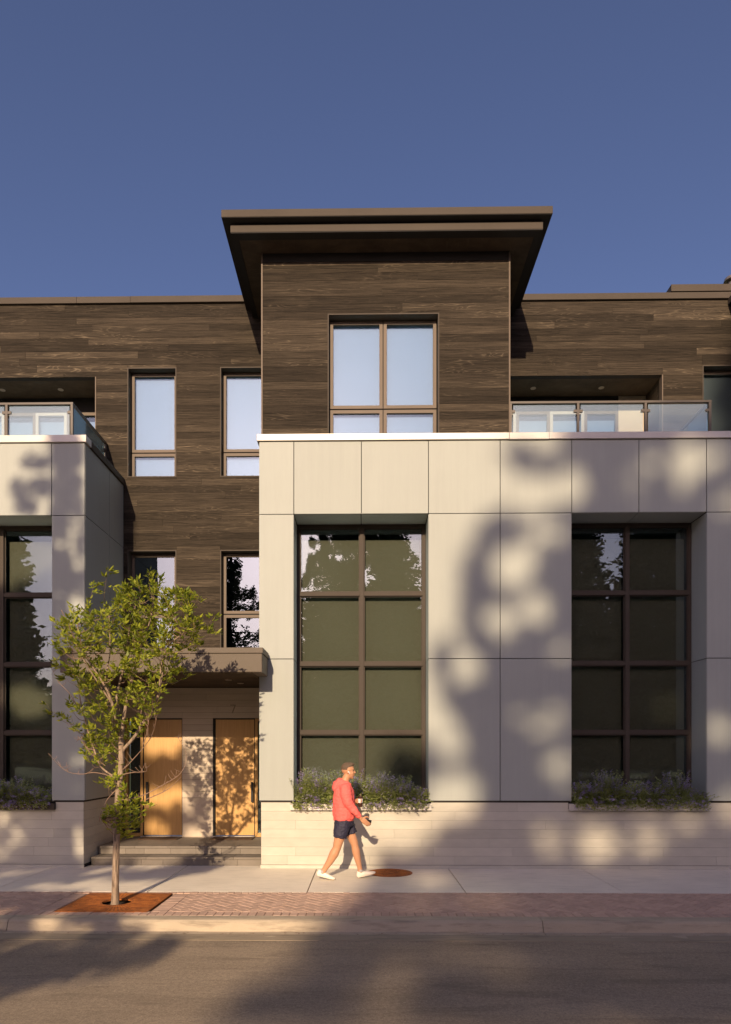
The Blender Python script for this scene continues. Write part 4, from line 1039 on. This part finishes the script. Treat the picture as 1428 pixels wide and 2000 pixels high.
man = thing('person', (-.32, PY, 0), 'person in coral hoodie and navy shorts walking right with phone and iced drink', 'person')
RS, LS = PY - .17, PY + .17          # right (near) and left shoulder lines
def hand(b, wrist, palm_end, across, curl_dir, spreadv, thumb_dir, grip):
    """palm with four fingers curling towards curl_dir and a thumb leaving its side"""
    w, p = Vector(wrist), Vector(palm_end); ax = (p - w).normalized(); ac = Vector(across).normalized(); cu = Vector(curl_dir).normalized()
    L = (p - w).length
    for k in range(4):
        o = ac * ((k - 1.5) * .0195)
        b.tube([w + o * .55, w + o * .9 + ax * L * .6, p + o], [.0155, .0165, .013], 8)
        l = (.040, .046, .043, .034)[k]
        k0 = p + o; g0, g1, g2 = grip
        d0 = (ax * math.cos(g0) + cu * math.sin(g0)).normalized(); d1 = (ax * math.cos(g1) + cu * math.sin(g1)).normalized(); d2 = (ax * math.cos(g2) + cu * math.sin(g2)).normalized()
        k1 = k0 + d0 * l; k2 = k1 + d1 * l * .68; k3 = k2 + d2 * l * .5
        b.tube([k0, k1, k2, k3], [.0105, .0098, .009, .0078], 8)
    td = Vector(thumb_dir).normalized(); t0 = w + ax * L * .25 + ac * -.020
    t1 = t0 + td * .045; t2 = t1 + (td + ax * .9).normalized() * .032; t3 = t2 + (ax + cu * .3).normalized() * .024
    b.tube([t0, t1, t2, t3], [.016, .0135, .0115, .009], 8)

b = Body()
# head and neck, facing +x
hx, hz = -.243, 1.655
b.ball((hx - .018, PY, hz + .030), (.098, .076, .092))            # skull
b.ball((hx + .012, PY, hz - .035), (.078, .064, .088))            # face
b.tube([(hx + .012, PY, hz - .085), (hx + .052, PY, hz - .103)], [(.050, .030), (.026, .022)], 12)   # jaw, chin
b.ball((hx + .066, PY, hz + .030), (.020, .052, .016))            # brow
b.tube([(hx + .080, PY, hz + .010), (hx + .099, PY, hz - .028)], [(.009, .009), (.013, .011)], 8)    # nose
b.ball((hx + .080, PY, hz - .060), (.012, .022, .007)); b.ball((hx + .077, PY, hz - .073), (.011, .020, .007))
for s in (-1, 1):
    b.ball((hx - .012, PY + s * .076, hz - .012), (.018, .009, .031), .15); b.ball((hx + .055, PY + s * .035, hz - .035), (.024, .022, .022))
b.tube([(-.305, PY, 1.47), (-.285, PY, 1.54), (hx - .015, PY, hz - .06)], [(.070, .066), (.058, .060), (.056, .060)], 14)
# legs: right leg trails, left leg leads
b.tube([(-.335, PY - .085, .84), (-.365, PY - .09, .70), (-.412, PY - .09, .53), (-.420, PY - .09, .49), (-.465, PY - .09, .40), (-.530, PY - .085, .28), (-.600, PY - .085, .175), (-.640, PY - .085, .11)],
       [(.070, .080), (.080, .088), (.064, .069), (.059, .063), (.063, .073), (.052, .056), (.038, .041), (.039, .043)])
b.tube([(-.285, PY + .085, .84), (-.225, PY + .085, .70), (-.158, PY + .085, .535), (-.150, PY + .085, .50), (-.135, PY + .085, .42), (-.105, PY + .085, .28), (-.078, PY + .085, .17), (-.066, PY + .085, .10)],
       [(.070, .080), (.074, .080), (.058, .062), (.054, .056), (.056, .064), (.047, .050), (.035, .038), (.037, .042)])
b.tube([(-.335, PY, 1.30), (-.325, PY, 1.05), (-.320, PY, .87)], [(.15, .10), (.14, .10), (.15, .11)])                # hidden trunk
b.tube([(-.318, PY - .06, .90), (-.318, PY + .06, .90)], [.08, .08])
b.tube([(-.30, PY - .15, 1.42), (-.30, PY + .15, 1.42)], [.05, .05])
# arms inside the sleeves, bare hands
b.tube([(-.305, RS, 1.42), (-.245, RS - .025, 1.19), (-.235, RS - .025, 1.165), (-.06, RS - .01, .955)], [.045, .040, .038, .027])
b.tube([(-.305, LS, 1.42), (-.305, LS + .03, 1.20), (-.28, LS + .02, 1.165), (-.14, LS - .06, 1.185)], [.045, .040, .038, .028])
hand(b, (-.052, RS - .008, .945), (.012, RS + .002, .888), (-.66, -.1, -.75), (.35, 1, -.05), 0, (.75, .15, .45), (.1, .5, 1.1))
hand(b, (-.135, LS - .065, 1.187), (-.088, LS - .118, 1.192), (0, .1, -1), (.3, -1, 0), 0, (.75, -.5, .45), (.2, 1.1, 2.0))
body = b.finish('body', 'skin', man, .0055, 3)
# hair: close cropped sides, longer swept top
h = Body()
h.ball((hx - .020, PY, hz + .046), (.100, .079, .088)); h.ball((hx + .022, PY, hz + .094), (.066, .060, .037), -.12)
def hair_edit(me):
    bm = bmesh.new(); bm.from_mesh(me)
    for n_, c_ in (((.42, 0, .91), (hx - .03, PY, hz + .028)),):
        n_ = Vector(n_).normalized(); bmesh.ops.bisect_plane(bm, geom=bm.verts[:] + bm.edges[:] + bm.faces[:], plane_co=Vector(c_), plane_no=-n_, clear_outer=False, clear_inner=False)
    dead = [v for v in bm.verts if v.co.z < hz + .050 + (v.co.x - hx) * .35 and v.co.x > hx - .015 or v.co.z < hz - .045 or (v.co.x > hx + .066 and v.co.z < hz + .062)]
    bmesh.ops.delete(bm, geom=dead, context='VERTS')
    for v in bm.verts:
        k = mnoise.noise(v.co * 70) * .004 + mnoise.noise(v.co * 190) * .002
        v.co += (v.co - Vector((hx, PY, hz))).normalized() * k
    bm.to_mesh(me); bm.free()
h.finish('hair', 'hair', man, .006, 2, hair_edit)
for s in (-1, 1):
    MB().cyl((hx + .068, PY + s * .026, hz + .008), (hx + .080, PY + s * .030, hz + .008), .011, .009, 10).build('eye', 'eye', man)
MB().cyl((hx - .002, PY - .080, hz - .012), (hx + .004, PY - .098, hz - .016), .012, .010, 10).cyl((hx + .006, PY - .094, hz - .016), (hx + .016, PY - .092, hz - .048), .005, .004, 8).build('earbud', 'white', man, smooth=True)
# hoodie
b = Body()
b.tube([(-.310, PY, .925), (-.318, PY, 1.00), (-.318, PY, 1.12), (-.320, PY, 1.25), (-.318, PY, 1.36), (-.312, PY, 1.43), (-.300, PY, 1.475)],
       [(.198, .162), (.206, .174), (.206, .172), (.210, .168), (.212, .150), (.178, .112), (.085, .080)], 22, (.25, .3))
b.tube([(-.300, RS - .0, 1.405), (-.278, RS - .035, 1.30), (-.250, RS - .040, 1.19), (-.222, RS - .038, 1.145), (-.150, RS - .025, 1.06), (-.085, RS - .012, .985), (-.066, RS - .010, .964)],
       [.086, .083, .075, .069, .060, .049, .038], 14, (.8, .15))
b.tube([(-.300, LS, 1.405), (-.305, LS + .035, 1.30), (-.305, LS + .035, 1.19), (-.275, LS + .02, 1.145), (-.200, LS - .03, 1.165), (-.150, LS - .055, 1.182)], [.078, .072, .064, .060, .050, .037], 14, (.8, .15))
b.tube([(-.385, PY, 1.500), (-.432, PY, 1.45), (-.462, PY, 1.385), (-.458, PY, 1.36)], [(.105, .045), (.118, .058), (.10, .050), (.07, .03)], 14)     # hood hanging behind
for s in (-1, 1): b.tube([(-.400, PY + s * .07, 1.475), (-.335, PY + s * .088, 1.500), (-.270, PY + s * .070, 1.482), (-.228, PY + s * .03, 1.445)], [(.026, .036), (.028, .036), (.024, .028), (.018, .020)], 10)
b.tube([(-.345, PY - .03, 1.515), (-.390, PY, 1.490), (-.345, PY + .03, 1.515)], [.030, .04, .030], 10)
def cloth(amp, f, seed):
    def e(me):
        for v in me.vertices:
            p = v.co; k = mnoise.noise(Vector((p.x * f + seed, p.y * f, p.z * f * .8))) * amp + mnoise.noise(Vector((p.x * f * 2.7, p.y * f * 2.7 + seed, p.z * f * 4.0))) * amp * .5
            v.co += v.normal * k
    return e
hood = b.finish('hoodie', 'hoodie', man, .009, 3, cloth(.016, 9, 3.3))
band = Body(); band.tube([(-.312, PY, .905), (-.310, PY, .965)], [(.178, .146), (.180, .150)], 22, (.15, .15)); band.finish('waistband', 'hoodie', hood, .009, 2)
# shorts
b = Body()
b.tube([(-.318, PY, .975), (-.318, PY, .90), (-.322, PY, .84)], [(.168, .135), (.178, .145), (.180, .150)], 20, (.2, .3))
b.tube([(-.335, PY - .085, .88), (-.352, PY - .092, .76), (-.372, PY - .095, .665), (-.376, PY - .095, .645)], [(.100, .125), (.102, .118), (.100, .108), (.100, .108)], 18, (.8, .03))
b.tube([(-.300, PY + .085, .88), (-.250, PY + .09, .77), (-.216, PY + .09, .695), (-.212, PY + .09, .683)], [(.100, .120), (.100, .112), (.098, .104), (.098, .103)], 18, (.8, .03))
def shorts_edit(me):
    cloth(.016, 11, 7.7)(me)
b.finish('shorts', 'shorts', man, .008, 3, shorts_edit)
# socks and shoes
def shoe(ank, heel, toe, y):
    a, hl, t = Vector((ank[0], y, ank[1])), Vector((heel[0], y, heel[1])), Vector((toe[0], y, toe[1]))
    ax = (t - hl).normalized(); up = Vector((-ax.z, 0, ax.x)); L = (t - hl).length
    s = Body(); P = lambda f, u: hl + ax * L * f + up * u
    s.tube([P(.10, .036), P(.28, .040), P(.50, .038), P(.72, .030), P(.88, .024), P(.95, .022)], [(.036, .034), (.038, .038), (.043, .036), (.048, .029), (.044, .023), (.032, .018)], 14)
    s.tube([P(.14, .045), P(.20, .085)], [(.036, .042), (.038, .046)], 12, (1, .15)); s.tube([P(.34, .065), P(.52, .055)], [(.032, .020), (.036, .018)], 10)
    sh = s.finish('shoe', 'shoe', man, .006, 2)
    so = Body(); so.tube([P(.07, .010), P(.30, .009), P(.55, .009), P(.75, .010), P(.92, .013)], [(.037, .0125), (.038, .0125), (.045, .0125), (.050, .0125), (.040, .0125)], 14); so.finish('sole', 'rubber', sh, .005, 1)
    lc = MB()
    for f in (.40, .47, .54, .61): q = P(f, .078 - (f - .40) * .10); lc.cyl(q + Vector((0, -.022, -.004)), q + Vector((0, .022, -.004)), .0035, n=6)
    lc.build('laces', 'shoe', sh)
    k = Body(); k.tube([a + (a - P(.2, .07)) * .1, a + (a - P(.2, .07)).normalized() * .03], [.042, .041], 12, (.5, .1)); k.finish('sock', 'sock', man, .006, 1)
shoe((-.655, .125), (-.735, .072), (-.455, -.001), PY - .085)
shoe((-.063, .105), (-.112, .002), (.170, .070), PY + .085)
# phone and drink
ph = MB().box(-.072, .072, -.004, .004, -.037, .037).build('phone', 'phone', bevel=.004)
ph.location = (.030, RS + .034, .894); ph.rotation_euler = (R(4), R(14), R(6))
tag(ph, 'dark phone held in the lowered right hand of the walker', 'phone')
cpx, cpy = -.066, LS - .128
cup = thing('drink_cup', (cpx, cpy, 1.10), 'dark iced drink in a clear cup with straw held at the chest', 'cup')
MB().cyl((cpx, cpy, 1.10), (cpx, cpy, 1.245), .031, .041, 20).build('cup_body', 'cup', cup, smooth=False)
MB().cyl((cpx, cpy, 1.245), (cpx, cpy, 1.252), .044, .044, 20).cyl((cpx, cpy, 1.252), (cpx, cpy, 1.264), .040, .034, 20).build('lid', 'cup', cup)
MB().cyl((cpx - .004, cpy, 1.15), (cpx + .008, cpy, 1.305), .0042, n=8).build('straw', 'twig', cup)
lb = MB(); n = 6
for i in range(n):
    t0, t1 = R(200 + i * 22), R(200 + (i + 1) * 22)
    o = len(lb.v)
    for z, r_ in ((1.165, .0366), (1.228, .0407)):
        for t in (t0, t1): lb.v.append((cpx + r_ * math.cos(t), cpy + r_ * math.sin(t), z))
    lb.f.append((o, o + 1, o + 3, o + 2))
lb.build('paper_label', 'white', cup)
